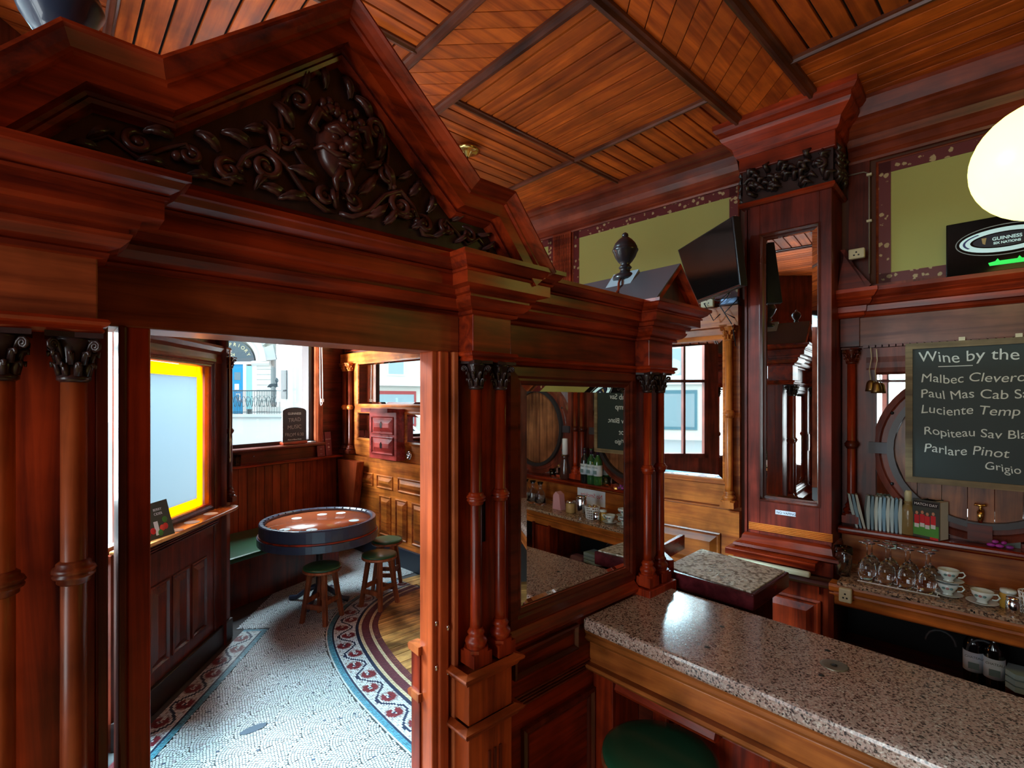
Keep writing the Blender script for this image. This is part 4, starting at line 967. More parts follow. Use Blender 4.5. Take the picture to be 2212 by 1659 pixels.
for i, (x, w_, lb) in enumerate(((-.315, .12, 'maroon SCARLET menu card, left of the pair by the snug window'), (-.19, .10, 'maroon price card, right of the pair by the snug window'))):
    mc = thing('menu_card', lb, 'menu', W_(x, -.065, 1.223), WA, 'menu cards on the snug ledge')
    ob('card', MB().prism([(-w_/2, 0), (w_/2, 0), (w_/2, .31), (-w_/2, .31)], 0, .003, lambda a, b, c: (a, c+b*.12, b)), redc, mc)
    for j, (s_, z, sz) in enumerate((('SCARLET', .20, .026), ('FOR YOU', .17, .026), ('3.50', .09, .018), ('ENJOY', .03, .012)) if i == 0 else (('DRAUGHT', .21, .018), ('4.80', .15, .016), ('3.90', .07, .016))):
        text('lettering', s_, sz, plain('menu_ink', (.6, .45, .42), .6), mc, (0, z*.12-.0012, z), (PI/2-.12, 0, 0), align='CENTER')
    ob('emblem', MB().lathe([(.016, 0), (.016, .0006)], n=14), plain('menu_ink2', (.55, .40, .38), .6), mc, (0, .27*.12 if i == 0 else .11*.12, .27 if i == 0 else .11)).rotation_euler = (PI/2-.12, 0, 0)
pn = thing('spectacles_case', 'small white and black case on the sill beside the chalk sign', 'case', W_(-.47, -.06, 1.415), WA)
ob('case', B(-.06, .05, -.03, .03, 0, .016), white, pn, bevel=.005); ob('lid', B(-.02, .05, -.025, .025, .016, .022), black, pn, bevel=.003)

# ================================================================== BAR COUNTER
ct = tag(ob('counter_top', MB().prism([(1.545, -.012), (2.09, -.012), (2.03, -2.6), (1.50, -2.6)], 1.048, 1.10), granite, None, bevel=.012), 'long speckled pink granite bar top in the foreground', 'counter')
hl = plain('bolt_hole', (.01, .01, .01), .6)
cf_ = thing('bar_front', 'panelled wooden bar front with moulded edge below the granite', 'bar')
bo = wood((.50, .15, .03), (.22, .045, .010), 'y', rough=.28)
# mouldings following the counter edge
pe = [(1.60, -.012), (1.553, -2.6)]
ob('edge_moulding', MB().sweep([(1.60, -.0), (1.60, -2.6)][::1], [(.03, 1.048), (.03, 1.03), (.022, 1.018), (.03, 1.008), (.012, .99), (.0, .985), (-.05, .985), (-.05, 1.048)][::-1], lambda p_, q_, h: (1.60-(p_-1.60), q_, h) if False else (2*1.60-p_, q_, h)), bo, cf_)
ob('cove_board', B(1.60, 1.66, -2.6, -.0, .90, .985), bo, cf_, bevel=.006)
ob('lower_moulding', MB().sweep([(1.60, -2.6), (1.60, 0)], [(.028, .905), (.03, .892), (.02, .88), (.005, .872), (-.05, .872), (-.05, .905)]), bo, cf_)
ob('front_panel', B(1.80, 1.84, -2.6, 0, 0, .90), mahd('y'), cf_)
ob('inner_box', B(1.66, 2.0, -2.6, -.01, .86, 1.045), mahd('y'), cf_)
for k in range(4):
    y1 = -.18-k*.52
    ob('front_stile', B(1.775, 1.80, y1-.06, y1, .08, .87), mah('z'), cf_, bevel=.003)
    ob('fielded_panel', MB(SX).panel(y1-.50, y1-.08, .15, .80, -1.80, .02, .02, .04), mah('z'), cf_)
ob('corner_post', B(1.62, 1.80, -.10, -.005, .0, .87), mah('z'), cf_, bevel=.003)
ob('foot_rail_ledge', MB().sweep([(1.66, -.5), (1.66, -.005)], [(.0, .80), (.02, .805), (.03, .82), (.02, .84), (.0, .85), (-.1, .85), (-.1, .80)]), mah('y'), cf_)
bp = thing('tap_plate', 'round steel blanking plate with bolt holes in the granite bar top', 'plate', (1.856, -.79, 1.1003))
ob('plate', MB().lathe([(.001, .0), (.034, .0015), (.040, .0005)], n=26), plain('worn_steel', (.30, .29, .22), .35, .8), bp)
ob('bolt_hole', MB().lathe([(.008, .0016), (.008, .002)], n=12), hl, bp)
for x, y in ((1.80, -.62), (1.97, -.55), (1.79, -.86), (1.93, -.76)):
    pass
for i, (a, b_, lb) in enumerate(((1563, 1384, 'dark bolt hole in the bar top nearest the partition'), (1615, 1341, 'dark bolt hole in the bar top beyond the first'), (1735, 1440, 'dark bolt hole just in front of the steel plate'), (1776, 1393, 'dark bolt hole just behind the steel plate'))):
    pass
for x, y, lb in ((1.672, -.457, 'small dark bolt hole in the bar top nearest the partition'), (1.865, -.42, 'small dark bolt hole in the bar top near the side shelf'), (1.76, -.78, 'small dark bolt hole just in front of the steel plate'), (1.95, -.745, 'small dark bolt hole just behind the steel plate')):
    tag(ob('bolt_hole', MB().lathe([(.002, 0), (.0085, .0006), (.009, .0001)], n=12), hl, None, (x, y, 1.1002)), lb, 'hole', 'bolt holes in the bar top')
# side shelf with hammered top
shf = thing('side_shelf', 'small boxed side shelf with hammered pale metal top at the end of the bar', 'shelf', (0, 0, 0))
prp = mah('x', rough=.2)
ob('frame', MB().prism([(2.15, -.42), (2.56, -.42), (2.61, .04), (2.16, .02)], 1.075, 1.145), wood((.16, .022, .030), (.07, .010, .014), 'x', rough=.2), shf, bevel=.006)
ob('hammered_top', MB().prism([(2.165, -.405), (2.548, -.405), (2.595, .03), (2.20, .01)], 1.145, 1.150), hammered, shf)
ob('upstand', MB().prism([(2.14, -.04), (2.17, -.05), (2.30, .10), (2.62, .14), (2.62, .17), (2.16, .10)], 1.12, 1.20), prp, shf, bevel=.004)
ob('carcass', B(2.20, 2.52, -.36, .0, 0, 1.075), mahd('z'), shf)

# ================================================================== TV, sockets, cables
tv = thing('television', 'flat black television on a bracket left of the tall mirror', 'television', R_(.0, .32, 2.60), RA)
q = [Vector(p_) for p_ in ((3.0314, 0.4147, 2.9339), (2.9622, 0.2628, 2.5593), (2.7492, -0.1138, 2.5689), (2.7579, -0.0675, 2.9603))]      # corners of the tilted screen: far top, far bottom, near bottom, near top
nrm = (q[1]-q[0]).cross(q[3]-q[0]).normalized()
if nrm.dot(CAM-q[0]) < 0: nrm = -nrm
inv = (Matrix.Translation(Vector(R_(.0, .32, 2.60))) @ Matrix.Rotation(RA, 4, 'Z')).inverted()
lq = [inv @ p_ for p_ in q]; bk_ = [inv @ (p_-nrm*.045) for p_ in q]
b = MB(); b.add(lq+bk_, [(0, 1, 2, 3), (7, 6, 5, 4), (0, 1, 5, 4), (1, 2, 6, 5), (2, 3, 7, 6), (3, 0, 4, 7)]); ob('casing', b, black, tv, bevel=.004)
cen = sum(q, Vector())/4; iq = [inv @ (cen+(p_-cen)*.95+nrm*.0015) for p_ in q]
b = MB(); b.add(iq, [(0, 1, 2, 3)]); ob('screen', b, tvs, tv)
b = MB(); b.add([inv @ (q[1]+nrm*.003+(q[2]-q[1])*k_+(q[0]-q[1])*.035*j_) for k_, j_ in ((0, 0), (1, 0), (1, .5), (0, .5))], [(0, 1, 2, 3)]); ob('lower_trim', b, chrome, tv)
ob('bracket', MB().tube([inv @ (cen-nrm*.04), inv @ (cen-nrm*.10), inv @ Vector(R_(-.12, .15, 2.72))], .018, 8), black, tv)
def sock(s_, n_, z, lb, w_=.09, h_=.06, m=cream, rz=0):
    o = Rthing('socket', lb, 'socket', s_, n_, z); o.rotation_euler[2] += rz
    ob('plate', B(-w_/2, w_/2, 0, .03, 0, h_), m, o, bevel=.006)
    for dx, dz in ((0, .62), (-.14, .34), (.14, .34)): ob('pin_hole', B(w_*dx-.004, w_*dx+.004, .0295, .031, h_*dz-.004, h_*dz+.004), black, o)
sock(.19, .07, 2.577, 'cream socket standing on the panelling cornice below the television', .085, .075)
sock(-.655, .10, 2.735, 'small cream socket beside the carved capital', .075, .055)
sock(-.80, .032, 1.145, 'pale green socket behind the upturned wine glasses', .05, .07, plain('socket_green', (.45, .55, .42), .5))
sock(-.66, .43, .93, 'cream plug box under the left end of the back counter', .055, .07)
cb_ = Rthing('cable', 'tangle of thin black cables on the cornice below the television', 'cable', 0, 0, 0)
for pts in (((.34, .10, 2.60), (.22, .12, 2.66), (.10, .13, 2.60), (.02, .12, 2.66), (-.06, .12, 2.74)), ((.20, .12, 2.60), (.17, .13, 2.55), (.14, .11, 2.48), (.10, .10, 2.52)), ((.0, .12, 2.70), (.05, .12, 2.62), (.10, .12, 2.58), (.02, .11, 2.44), (.0, .10, 2.30)), ((-.02, .12, 2.60), (.06, .13, 2.52), (.0, .12, 2.48))):
    ob('wire', MB().tube(pts, .0035, 6), black, cb_)
rt = Rthing('router', 'small blue-black box with silver foil behind the cables', 'box', .05, .04, 2.577)
ob('case', B(-.06, .06, 0, .05, 0, .05), plain('foil', (.15, .2, .3), .25, .7), rt, bevel=.01)
cn = Rthing('conduit', 'thin cream pipe bent over the wall beside the pilaster', 'pipe', -.70, .03, 2.66)
ob('pipe', MB().tube([(0, 0, 0), (0, 0, .54), (.006, 0, .565), (.025, 0, .578), (.10, 0, .58)], .0045, 8), plain('dull_pipe', (.20, .15, .12), .4), cn)
for z in (.29, .55): ob('clip', B(-.012, .012, -.012, .008, z, z+.012), cream, cn)

# ================================================================== DISPLAY on the bar cornice
dp = Rthing('advert_display', 'black advertising screen with rugby ball logo on the bar cornice', 'display', -1.03, .10, 2.57)
W2, H2 = .52, .265
ob('casing', B(-W2, 0, -.03, 0, 0, H2), tvs, dp, bevel=.004)
def ellm(cx, cz, a, b_, a2, b2, o, n=48, rot=0.0, st=0, en=1):
    m_ = MB(); vs = []; fs = []
    for k in range(n+1):
        t_ = 2*PI*(st+(en-st)*k/n)
        for A, B_ in ((a, b_), (a2, b2)):
            u, v_ = A*math.cos(t_), B_*math.sin(t_); vs.append((cx+u*math.cos(rot)-v_*math.sin(rot), o, cz+u*math.sin(rot)+v_*math.cos(rot)))
    for k in range(n): fs.append((2*k, 2*k+1, 2*k+3, 2*k+2))
    return m_.add(vs, fs)
lw_ = plain('screen_white', (.42, .60, .60), .4, emit=.55); ln_ = plain('screen_navy', (.01, .015, .04), .3); lr = plain('screen_red', (.7, .03, .06), .4, emit=.5); lg = plain('screen_green', (.02, .75, .10), .4, emit=.6)
cxx, czz = -.215, .150
ob('ball_outline', ellm(cxx, czz, .180, .074, .176, .070, .001), plain('screen_grey', (.25, .28, .28), .4, emit=.1), dp)
ob('ball', ellm(cxx, czz, .165, .058, .125, .038, .0015), lw_, dp)
ob('red_stripe', ellm(cxx, czz, .152, .051, .142, .046, .002, 16, st=.36, en=.60), lr, dp)
ob('blue_stripe', ellm(cxx, czz, .152, .051, .143, .046, .002, 16, st=-.08, en=.14), plain('screen_blue', (.03, .05, .2), .4), dp)
ob('ball_centre', ellm(cxx, czz, .115, .033, .002, .001, .002), ln_, dp)
for s_, z, sz in (('GUINNESS', .150, .022), ('SIX NATIONS', .131, .0155)): text('lettering', s_, sz, lw_, dp, (cxx-.005, .003, z), (PI/2, 0, PI), align='CENTER', bold=.0005)
ob('harp_emblem', MB(BK).prism([(cxx+.066, .168), (cxx+.084, .168), (cxx+.080, .142), (cxx+.071, .136)], .002, .003), plain('gold_print', (.35, .25, .1), .4, emit=.15), dp)
ob('flower_emblem', ellm(cxx-.088, .152, .013, .017, .001, .001, .003), lw_, dp)
ob('tee', MB(BK).prism([(-.16, .03), (-.29, .03), (-.295, .045), (-.27, .05), (-.262, .062), (-.255, .05), (-.195, .05), (-.188, .062), (-.18, .05), (-.155, .045)], .0, .002), lg, dp)
text('lettering', 'OFFICIAL PARTNER', .010, lw_, dp, (-.33, .002, .06), (PI/2, 0, PI))

# ================================================================== GLOBE LAMPS
gl = plain('lamp_globe', (1.0, .92, .20), .3, emit=3.2)
def globe(x, y, z, r, lb):
    o = thing('globe_lamp', lb, 'lamp', (x, y, z), 0, 'hanging globe lamps')
    g = ob('globe', MB().lathe([(max(.002, r*math.sin(PI*k/20)), -r*math.cos(PI*k/20)) for k in range(21)], n=40), gl, o)
    ob('stem', MB().lathe([(.03, r), (.035, r+.02), (.01, r+.04), (.008, CZ-z)], n=12), brass, o)
globe(2.18, -1.25, 2.665, .172, 'glowing cream globe lamp hanging over the bar, at the right edge')
globe(2.25, -2.75, 2.665, .172, 'added cream globe lamp outside the frame, brightening the far end of the bar')  # this far globe is added out of view to light the back bar

# ================================================================== THINGS ON THE BACK BAR
board = Rthing('chalkboard', 'wooden-framed chalkboard with the handwritten wine list', 'chalkboard', -1.19, .10, 1.535)
ob('slate', B(-.31, .31, -.006, .004, .0, .70), slate, board)
f = MB(BK); f.sweep([(-.31, 0), (.31, 0), (.31, .70), (-.31, .70)], [(-.012, -.01), (-.012, .014), (.018, .014), (.018, -.01)], closed=True); ob('frame', f, wood((.30, .22, .11), (.13, .09, .05), 'x', rough=.6, coat=0), board)
for i, (s_, x, z, sz) in enumerate((('Wine by the glass', .270, .61, .076), ('Malbec Cleveros', .262, .505, .062), ('Paul Mas Cab Sav', .262, .425, .062), ('Luciente Temp', .262, .345, .062), ('Ropiteau Sav Blanc', .25, .235, .058), ('Parlare Pinot', .25, .145, .062), ('Grigio', .02, .075, .052))):
    text('chalk_lettering', s_, sz, chalk, board, (x, .0045, z), (PI/2, 0, PI), jitter=.0055, sx=.97, bold=0, shear=.08 if i % 2 else -.03)
ob('underline', B(.06, .19, .004, .0052, .585, .589), chalk, board)
for x in (.1, -.1): ob('hanger', B(x-.012, x+.012, -.002, .012, .705, .73), cream, board)
# hanging bells
for i, (s_, dz, lb) in enumerate(((-.715, 0, 'larger brass bell hanging on string beside the chalkboard'), (-.742, -.01, 'smaller brass bell hanging on string beside the chalkboard'))):
    o = Rthing('bell', lb, 'bell', s_, .09+.01*i, 2.00+dz, 'hanging bells')
    ob('bell_body', MB().lathe([(.026, 0), (.024, .012), (.020, .045), (.014, .056), (.004, .062)], n=18), plain('aged_brass', (.28, .17, .07), .35, .9), o)
    ob('string', MB().tube([(0, 0, .06), (.006, 0, .12), (-.004, .002, .18), (0, 0, .24)], .0022, 5), cordw, o)
# newspapers on the shelf
np_m = [plain('paper_%d' % i, c, .8) for i, c in enumerate(((.42, .50, .50), (.20, .32, .40), (.50, .52, .46)))]
for i in range(12):
    s_ = -.635-i*.0175; o = tag(ob('magazine', MB().prism([(-.006, 0), (.004, 0), (.010+.02*(i < 3), .10), (.002+.04*(i < 3), .185-.001*i), (-.008+.04*(i < 3), .183)], -.03, .075, lambda a, b, c: (a, c, b)), np_m[(i*7) % 3], None, R_(s_, .03, 1.243), RA+.25), 'pale magazine in the shelf row, %s from the left' % ('leftmost, leaning', 'second, leaning', 'third, leaning', 'fourth', 'fifth', 'sixth', 'seventh', 'eighth', 'ninth', 'tenth', 'eleventh', 'twelfth')[i], 'magazine', 'magazines in the shelf row')
bt = Rthing('stoneware_bottle', 'brown stoneware bottle with a candle stub in its neck', 'bottle', -.878, .075, 1.243)
ob('bottle_body', MB().lathe([(.034, 0), (.036, .004), (.036, .12), (.032, .140), (.020, .155), (.019, .165), (.022, .17), (.019, .175)], n=24), plain('stoneware', (.26, .17, .06), .28, coat=.4), bt)
ob('candle', MB().lathe([(.018, .172), (.018, .225), (.014, .232), (.006, .228)], n=16), plain('wax', (.62, .52, .28), .45), bt)
bk2 = Rthing('book', 'thick paperback with footballers in red shirts on the cover', 'book', -.975, .075, 1.243, rz=-.42)
ob('pages', B(-.026, .026, -.055, .052, .003, .192), plain('pages', (.60, .58, .50), .8), bk2)
cvb = MB(); cvb.box(.026, .029, -.057, .054, 0, .196); cvb.box(-.029, -.026, -.057, .054, 0, .196); ob('cover', cvb, plain('cover', (.04, .05, .05), .4), bk2)
# front cover faces the room: a second, thinner block turned to the viewer
ob('front_cover', B(-.062, .060, .054, .057, 0, .196), plain('cover_front', (.05, .06, .05), .35), bk2)
ob('page_block', B(-.060, .058, -.02, .054, .003, .192), plain('pages2', (.62, .62, .56), .8), bk2)
ob('title_band', B(-.058, .056, .057, .0576, .160, .188), black, bk2); text('lettering', 'MATCH DAY', .018, white, bk2, (.052, .0578, .167), (PI/2, 0, PI))
shirt = plain('print_red', (.62, .02, .03), .5); skin = plain('print_skin', (.55, .26, .15), .6); short = plain('print_white', (.7, .7, .7), .6); grass = plain('print_green', (.08, .32, .05), .6)
ob('print_pitch', B(-.058, .056, .057, .0574, .012, .07), grass, bk2)
for i, x in enumerate((.040, .015, -.008, -.034)):
    z = .07+.006*(i % 2)
    ob('print_shirt', B(x-.011, x+.011, .0574, .058, z, z+.045), shirt, bk2); ob('print_head', MB(BK).ball((x, z+.055, .0575), (.007, .009, .0008), 10, 6), skin, bk2); ob('print_shorts', B(x-.010, x+.010, .0574, .0581, z-.02, z), short, bk2)
ob('print_badge', B(-.056, -.02, .0574, .058, .0, .012), shirt, bk2)
def candle_glass(s_, lb):
    o = Rthing('candle_glass', lb, 'candle', s_, .08, 1.243)
    ob('holder', MB().lathe([(.030, 0), (.033, .075), (.031, .075), (.028, .006), (.001, .006)], n=20), glassw, o)
    ob('flame', MB().lathe([(.001, .02), (.008, .028), (.005, .042), (.001, .055)], n=10), plain('flame', (1, .55, .15), .5, emit=12), o)
candle_glass(-1.40, 'lit tealight in a clear glass on the back bar shelf'); candle_glass(-2.05, 'second lit tealight in a clear glass on the back bar shelf')
tp = Rthing('cask_tap', 'small brass cask tap on the barrel head', 'tap', -1.157, .05, 1.405)
ob('tap_body', MB().tube([(0, 0, 0), (0, .03, 0), (0, .055, 0), (0, .06, -.012), (0, .06, -.05)], [.012, .011, .013, .012, .009], 10), brass, tp)
ob('tap_handle', MB().tube([(0, .045, .01), (0, .045, .03)], .006, 8), brass, tp); ob('tap_lever', MB().tube([(-.022, .045, .035), (0, .045, .03), (.022, .045, .035)], [.007, .006, .007], 8), brass, tp)
tag(ob('mount_block', MB(BK).box(-1.20, -1.11, 1.262, 1.34, .05, .09), mahd('x'), None, R_(0, 0), RA), 'reeded dark block under the cask tap', 'block')
for i, (s_, z, c) in enumerate(((-1.195, 0, (.36, .03, .34)), (-1.225, 0, (.40, .04, .38)), (-1.26, 0, (.22, .03, .30)), (-1.21, .018, (.42, .05, .40)), (-1.24, .018, (.38, .04, .36)))):
    tag(ob('sweet', MB().ball((0, 0, .010), (.017, .010, .009), 12, 7, lambda a, b, c_: (a, c_, b) if False else (a, b, c_+.0)), plain('wrapper_%d' % i, c, .25, coat=.5), None, R_(s_, .10, 1.243+z), RA+.3*i), 'shiny purple wrapped sweet, %s of the small pile' % ('bottom left', 'bottom middle', 'bottom right, the darkest', 'upper left', 'upper right')[i], 'sweet', 'purple wrapped sweets')
cd2 = Rthing('place_card', 'small grey folded card with white lettering behind the sweets', 'card', -1.26, .045, 1.243)
ob('card', MB(BK).prism([(-.038, 0), (.038, 0), (.038, .05), (.018, .062), (0, .075), (-.018, .062), (-.038, .05)], 0, .002), plain('card_grey', (.09, .12, .12), .6), cd2)
for i, s_ in enumerate(('Mountain', 'Coffee')): text('lettering', s_, .013, white, cd2, (.03, .0022, .036-i*.014), (PI/2, 0, PI))
def wbottle(s_, n_, z, lb, gcol, group, red=False):
    o = Rthing('wine_bottle', lb, 'bottle', s_, n_, z, group)
    ob('bottle_body', MB().lathe([(.035, 0), (.037, .004), (.037, .18), (.034, .205), (.018, .232), (.0145, .245), (.0145, .285), (.016, .287), (.016, .297), (.012, .298)], n=22), plain('bottle_'+str(len(bpy.data.materials)), gcol, .08, coat=.6), o)
    ob('capsule', MB().lathe([(.0152, .25), (.0155, .299), (.002, .30)], n=16), plain('capsule', (.03, .01, .03), .35), o)
    ob('label', MB().lathe([(.0376, .075), (.0376, .165)], n=22), plain('label_paper', (.60, .72, .80), .6), o)
    text('lettering', 'CHATEAU', .014, plain('label_ink2', (.08, .12, .14), .6), o, (.03, .0380, .14), (PI/2, 0, PI))
    ob('label_print', B(-.020, .018, .0376, .0382, .09, .12), plain('label_ink3', (.15, .25, .27), .6), o)
for i, (s_, lb) in enumerate(((-1.50, 'green wine bottle in the shelf trio nearest the cask tap'), (-1.575, 'green wine bottle in the middle of the shelf trio'), (-1.65, 'dark wine bottle in the shelf trio farthest from the tap'))): wbottle(s_, .08, 1.243, lb, ((.03, .12, .03), (.02, .09, .03), (.008, .012, .010))[i], 'wine bottles on the back bar shelf')
wbottle(-1.135, .27, .62, 'dark wine bottle with narrow pale label on the lower shelf', (.006, .006, .007), 'wine bottles under the back counter')
wbottle(-1.205, .29, .62, 'dark wine bottle with wide pale label on the lower shelf', (.006, .006, .007), 'wine bottles under the back counter')
for i in range(3): tag(ob('plastic_tub', MB().prism([(-.10, -.06), (.05, -.06), (.06, .02), (.03, .06), (-.10, .06)], 0, .022), plain('tub_%d' % i, (.42, .60, .62), .4), None, R_(-1.30, .30, .735-.028*i), RA), ('pale blue plastic tub stacked at the right edge of the lower shelf, '+('topmost', 'middle', 'bottom')[i]), 'tub', 'pale stacked tubs')
tag(ob('tub_stand', B(-.1, .06, -.06, .05, 0, .056), mahd('x'), None, R_(-1.30, .30, .622), RA), 'small dark block beneath the pale tubs', 'block')
# wine glasses standing upside down on a wire tray
gw = [(.031, 0), (.0355, .02), (.040, .055), (.036, .085), (.020, .105), (.006, .115), (.0035, .125), (.0032, .175), (.006, .182), (.034, .188), (.036, .190)]
tr = Rthing('wire_tray', 'white wire draining tray under the upturned wine glasses', 'tray', -.86, .31, 1.0225)
for k in range(9): ob('wire', MB().tube([(-.15+k*.037, -.06, .008), (-.15+k*.037, .07, .008)], .0022, 6), white, tr)
for y in (-.06, .005, .07): ob('wire', MB().tube([(-.16, y, .010), (.16, y, .010)], .0028, 6), white, tr)
gi = MB().lathe(gw, n=22).mesh('wine_glass'); gi.materials.append(glassw); k = 0
for r_ in range(2):
    for c_ in range(4):
        s_ = -.735-c_*.078-.01*r_; n_ = .345-r_*.075
        tag(ob('wine_glass', gi, None, None, R_(s_, n_, 1.035), RA), 'upturned stemmed wine glass, %s row, %s on the wire tray' % (('front', 'back')[r_], ('at the left end', 'second from the left', 'third from the left', 'at the right end')[c_]), 'glass', 'upturned wine glasses')
pg = Rthing('pint_glass', 'empty pint glass at the left end of the back counter', 'glass', -.625, .30, 1.023)
ob('glass_body', MB().lathe([(.032, 0), (.040, .09), (.043, .11), (.042, .15), (.039, .15), (.040, .11), (.030, .01), (.001, .01)], n=24), glassw, pg)
for i, s_ in enumerate((-2.0, -2.1, -2.2, -2.3)): tag(ob('carafe', MB().lathe([(.045, 0), (.05, .02), (.045, .09), (.018, .14), (.016, .17), (.028, .20), (.026, .20), (.014, .17), (.016, .14), (.042, .09), (.046, .02), (.001, .01)], n=20), glassw, None, R_(s_, .28, 1.023), RA), 'clear glass carafe on the back counter, %s of its row' % ('nearest the napkins', 'second from the napkins', 'third from the napkins', 'farthest from the napkins')[i], 'carafe', 'glass carafes')
china = plain('china', (.70, .80, .78), .15, coat=.6)
def cup(s_, n_, z, lb, rz=0, g='flowered cups'):
    o = Rthing('tea_cup', lb, 'cup', s_, n_, z, g, rz)
    ob('cup_bowl', MB().lathe([(.020, 0), (.020, .004), (.016, .008), (.024, .018), (.036, .036), (.041, .055), (.039, .055), (.034, .037), (.020, .018), (.001, .016)], n=26), china, o)
    ob('handle', MB().tube([(-.037, 0, .046), (-.052, 0, .050), (-.060, 0, .038), (-.050, 0, .024), (-.034, 0, .022)], .0035, 7), china, o)
    for a in (1.2, 1.6, 2.0): ob('flower', MB().ball((.036*math.cos(a), .036*math.sin(a), .036), (.007, .007, .006), 8, 5, lambda a_, b_, c_: (a_, b_, c_)), plain('flower_print', (.12, .25, .26) if a != 1.6 else (.45, .2, .2), .4), o)
def saucer(s_, n_, z, lb): tag(ob('saucer', MB().lathe([(.025, 0), (.030, .002), (.052, .010), (.058, .014), (.055, .014), (.03, .006), (.001, .005)], n=28), china, None, R_(s_, n_, z), RA), lb, 'saucer', 'white saucers')
saucer(-1.045, .30, 1.023, 'white saucer under the stack of two cups'); cup(-1.045, .30, 1.030, 'flowered white cup at the bottom of the stack of two')
saucer(-1.048, .30, 1.087, 'white saucer between the two stacked cups'); cup(-1.048, .30, 1.094, 'flowered white cup on top of the stack of two', .1)
saucer(-1.165, .32, 1.023, 'white saucer under the single cup beside the jars'); cup(-1.165, .32, 1.030, 'flowered white cup standing alone beside the jars', -.2)
def jar(s_, n_, r, h, lb, mat, lid, cat='jar'):
    o = Rthing('jar', lb, cat, s_, n_, 1.023); ob('jar_body', MB().lathe([(r*.9, 0), (r, .006), (r, h*.8), (r*.85, h*.88), (r*.85, h)], n=22), mat, o)
    ob('lid', MB().lathe([(r*.92, h*.9), (r*.95, h), (r*.9, h+.008), (.002, h+.01)], n=22), lid, o)
jar(-1.25, .30, .030, .075, 'honey jar with white lid on the back counter', plain('honey', (.50, .30, .05), .15, coat=.5), china)
jar(-1.265, .36, .026, .062, 'short steel canister in front of the honey jar', chrome, chrome, 'canister')
jar(-1.48, .30, .045, .15, 'tall ribbed steel canister behind the white basket', chrome, chrome, 'canister')
jar(-1.60, .30, .040, .09, 'glass jar of brown sugar on the back counter', plain('sugar', (.45, .28, .10), .5), chrome)
bs = Rthing('wire_basket', 'white plastic lattice basket of cutlery at the right edge', 'basket', -1.345, .32, 1.023)
for z in (.004, .022, .040, .058, .076, .094): ob('hoop', MB().tube([((.052+.12*z)*math.cos(k*PI/12), (.040+.10*z)*math.sin(k*PI/12), z) for k in range(25)], .0032, 6), white, bs)
for k in range(20):
    a = k*PI/10; ob('upright', MB().tube([(.052*math.cos(a), .040*math.sin(a), .002), (.064*math.cos(a), .050*math.sin(a), .096)], .0028, 5), white, bs)
for k in range(6):
    a = k*1.1; tag(ob('teaspoon', MB().tube([(.01*math.cos(a), .01*math.sin(a), 0), (.03*math.cos(a), .03*math.sin(a), .10)], [.004, .006], 6), chrome, None, R_(-1.345, .32, 1.028), RA), 'steel teaspoon standing in the white lattice basket', 'spoon', 'teaspoons in the basket')
nh = Rthing('napkin_stack', 'pink paper napkins folded on the back counter, seen in the partition mirror', 'napkins', -1.76, .28, 1.023)
ob('napkin', MB().prism([(-.05, 0), (.05, 0), (.03, .13), (-.01, .15), (-.04, .12)], -.03, .03, lambda a, b, c: (a, c, b)), plain('pink_paper', (.62, .30, .32), .8), nh)
nsn = Rthing('smoking_notice', 'white NO SMOKING notice with red lettering on the back board', 'notice', -1.62, .033, 1.05)
ob('paper', B(-.16, .16, 0, .002, 0, .13), white, nsn); text('lettering', 'No Smoking', .05, plain('red_ink', (.6, .02, .03), .6), nsn, (.13, .0022, .065), (PI/2, 0, PI))
jg = Rthing('candle_jug', 'brown glazed jug with a white candle on the back bar shelf', 'jug', -1.90, .07, 1.243)
ob('jug_body', MB().lathe([(.045, 0), (.05, .02), (.044, .10), (.032, .17), (.030, .19), (.042, .22)], n=22), plain('brown_glaze', (.06, .022, .015), .15, coat=.6), jg)
ob('candle', MB().lathe([(.026, .21), (.026, .36), (.02, .365)], n=16), white, jg)
tw = tag(ob('folded_towel', MB().prism([(-.08, -.05), (.08, -.05), (.07, .05), (-.07, .05)], 0, .05), plain('pink_towel', (.40, .20, .26), .9), None, R_(-1.55, .25, .621), RA, bevel=.02), 'folded pink towel on the lower shelf, seen in the partition mirror', 'towel')

# ================================================================== STREET OUTSIDE
rd_ = thing('road', 'pale street and pavement outside the windows', 'street', kind='structure')
asph = plain('asphalt', (.30, .32, .33), .8)
ob('roadway', B(-45, 40, 5.9, 60, -.35, -.15), asph, rd_); ob('roadway', B(-45, -7.8, -30, 5.9, -.35, -.15), asph, rd_)
ob('pavement', MB().prism([(-7.8, -6), (-3.4, -2.2), (1.0, 3.5), (1.3, 5.9), (-7.8, 5.9)], -.35, -.12), plain('paving', (.42, .43, .42), .8), rd_)
EO = (0+26*.6773, -1.28+26*.7357); EA = math.atan2(-.6773, .7357)
sn = plain('limestone', (.60, .62, .60), .85); sn2 = plain('limestone_dark', (.42, .46, .47), .85)
def Eth(name, label, cat, dx=0, dy=0): return thing(name, label, cat, fr(EO, EA, dx, dy), EA)
SC = 26/1090; X_ = lambda px: (px-1106)*SC; Z_ = lambda py: 1.95-(py-865)*SC
pr = Eth('stone_building', 'pale stone building with arched blue door across the street', 'building')
x0, x1 = X_(440), X_(585); cxd = X_(503); ra = .95
ob('wall', MB(FR).prism([(x0, -.3), (x1, -.3), (x1, 7.5), (x0, 7.5)], -.6, -.35), sn, pr)
ob('rusticated_wall', B(X_(549), X_(585), .0, .4, -.3, 3.75), sn, pr)
for i in range(9): ob('stone_course', B(X_(549)-.02, X_(585)+.02, -.04, .02, 1.4+i*.27, 1.4+i*.27+.25), sn, pr, bevel=.01)
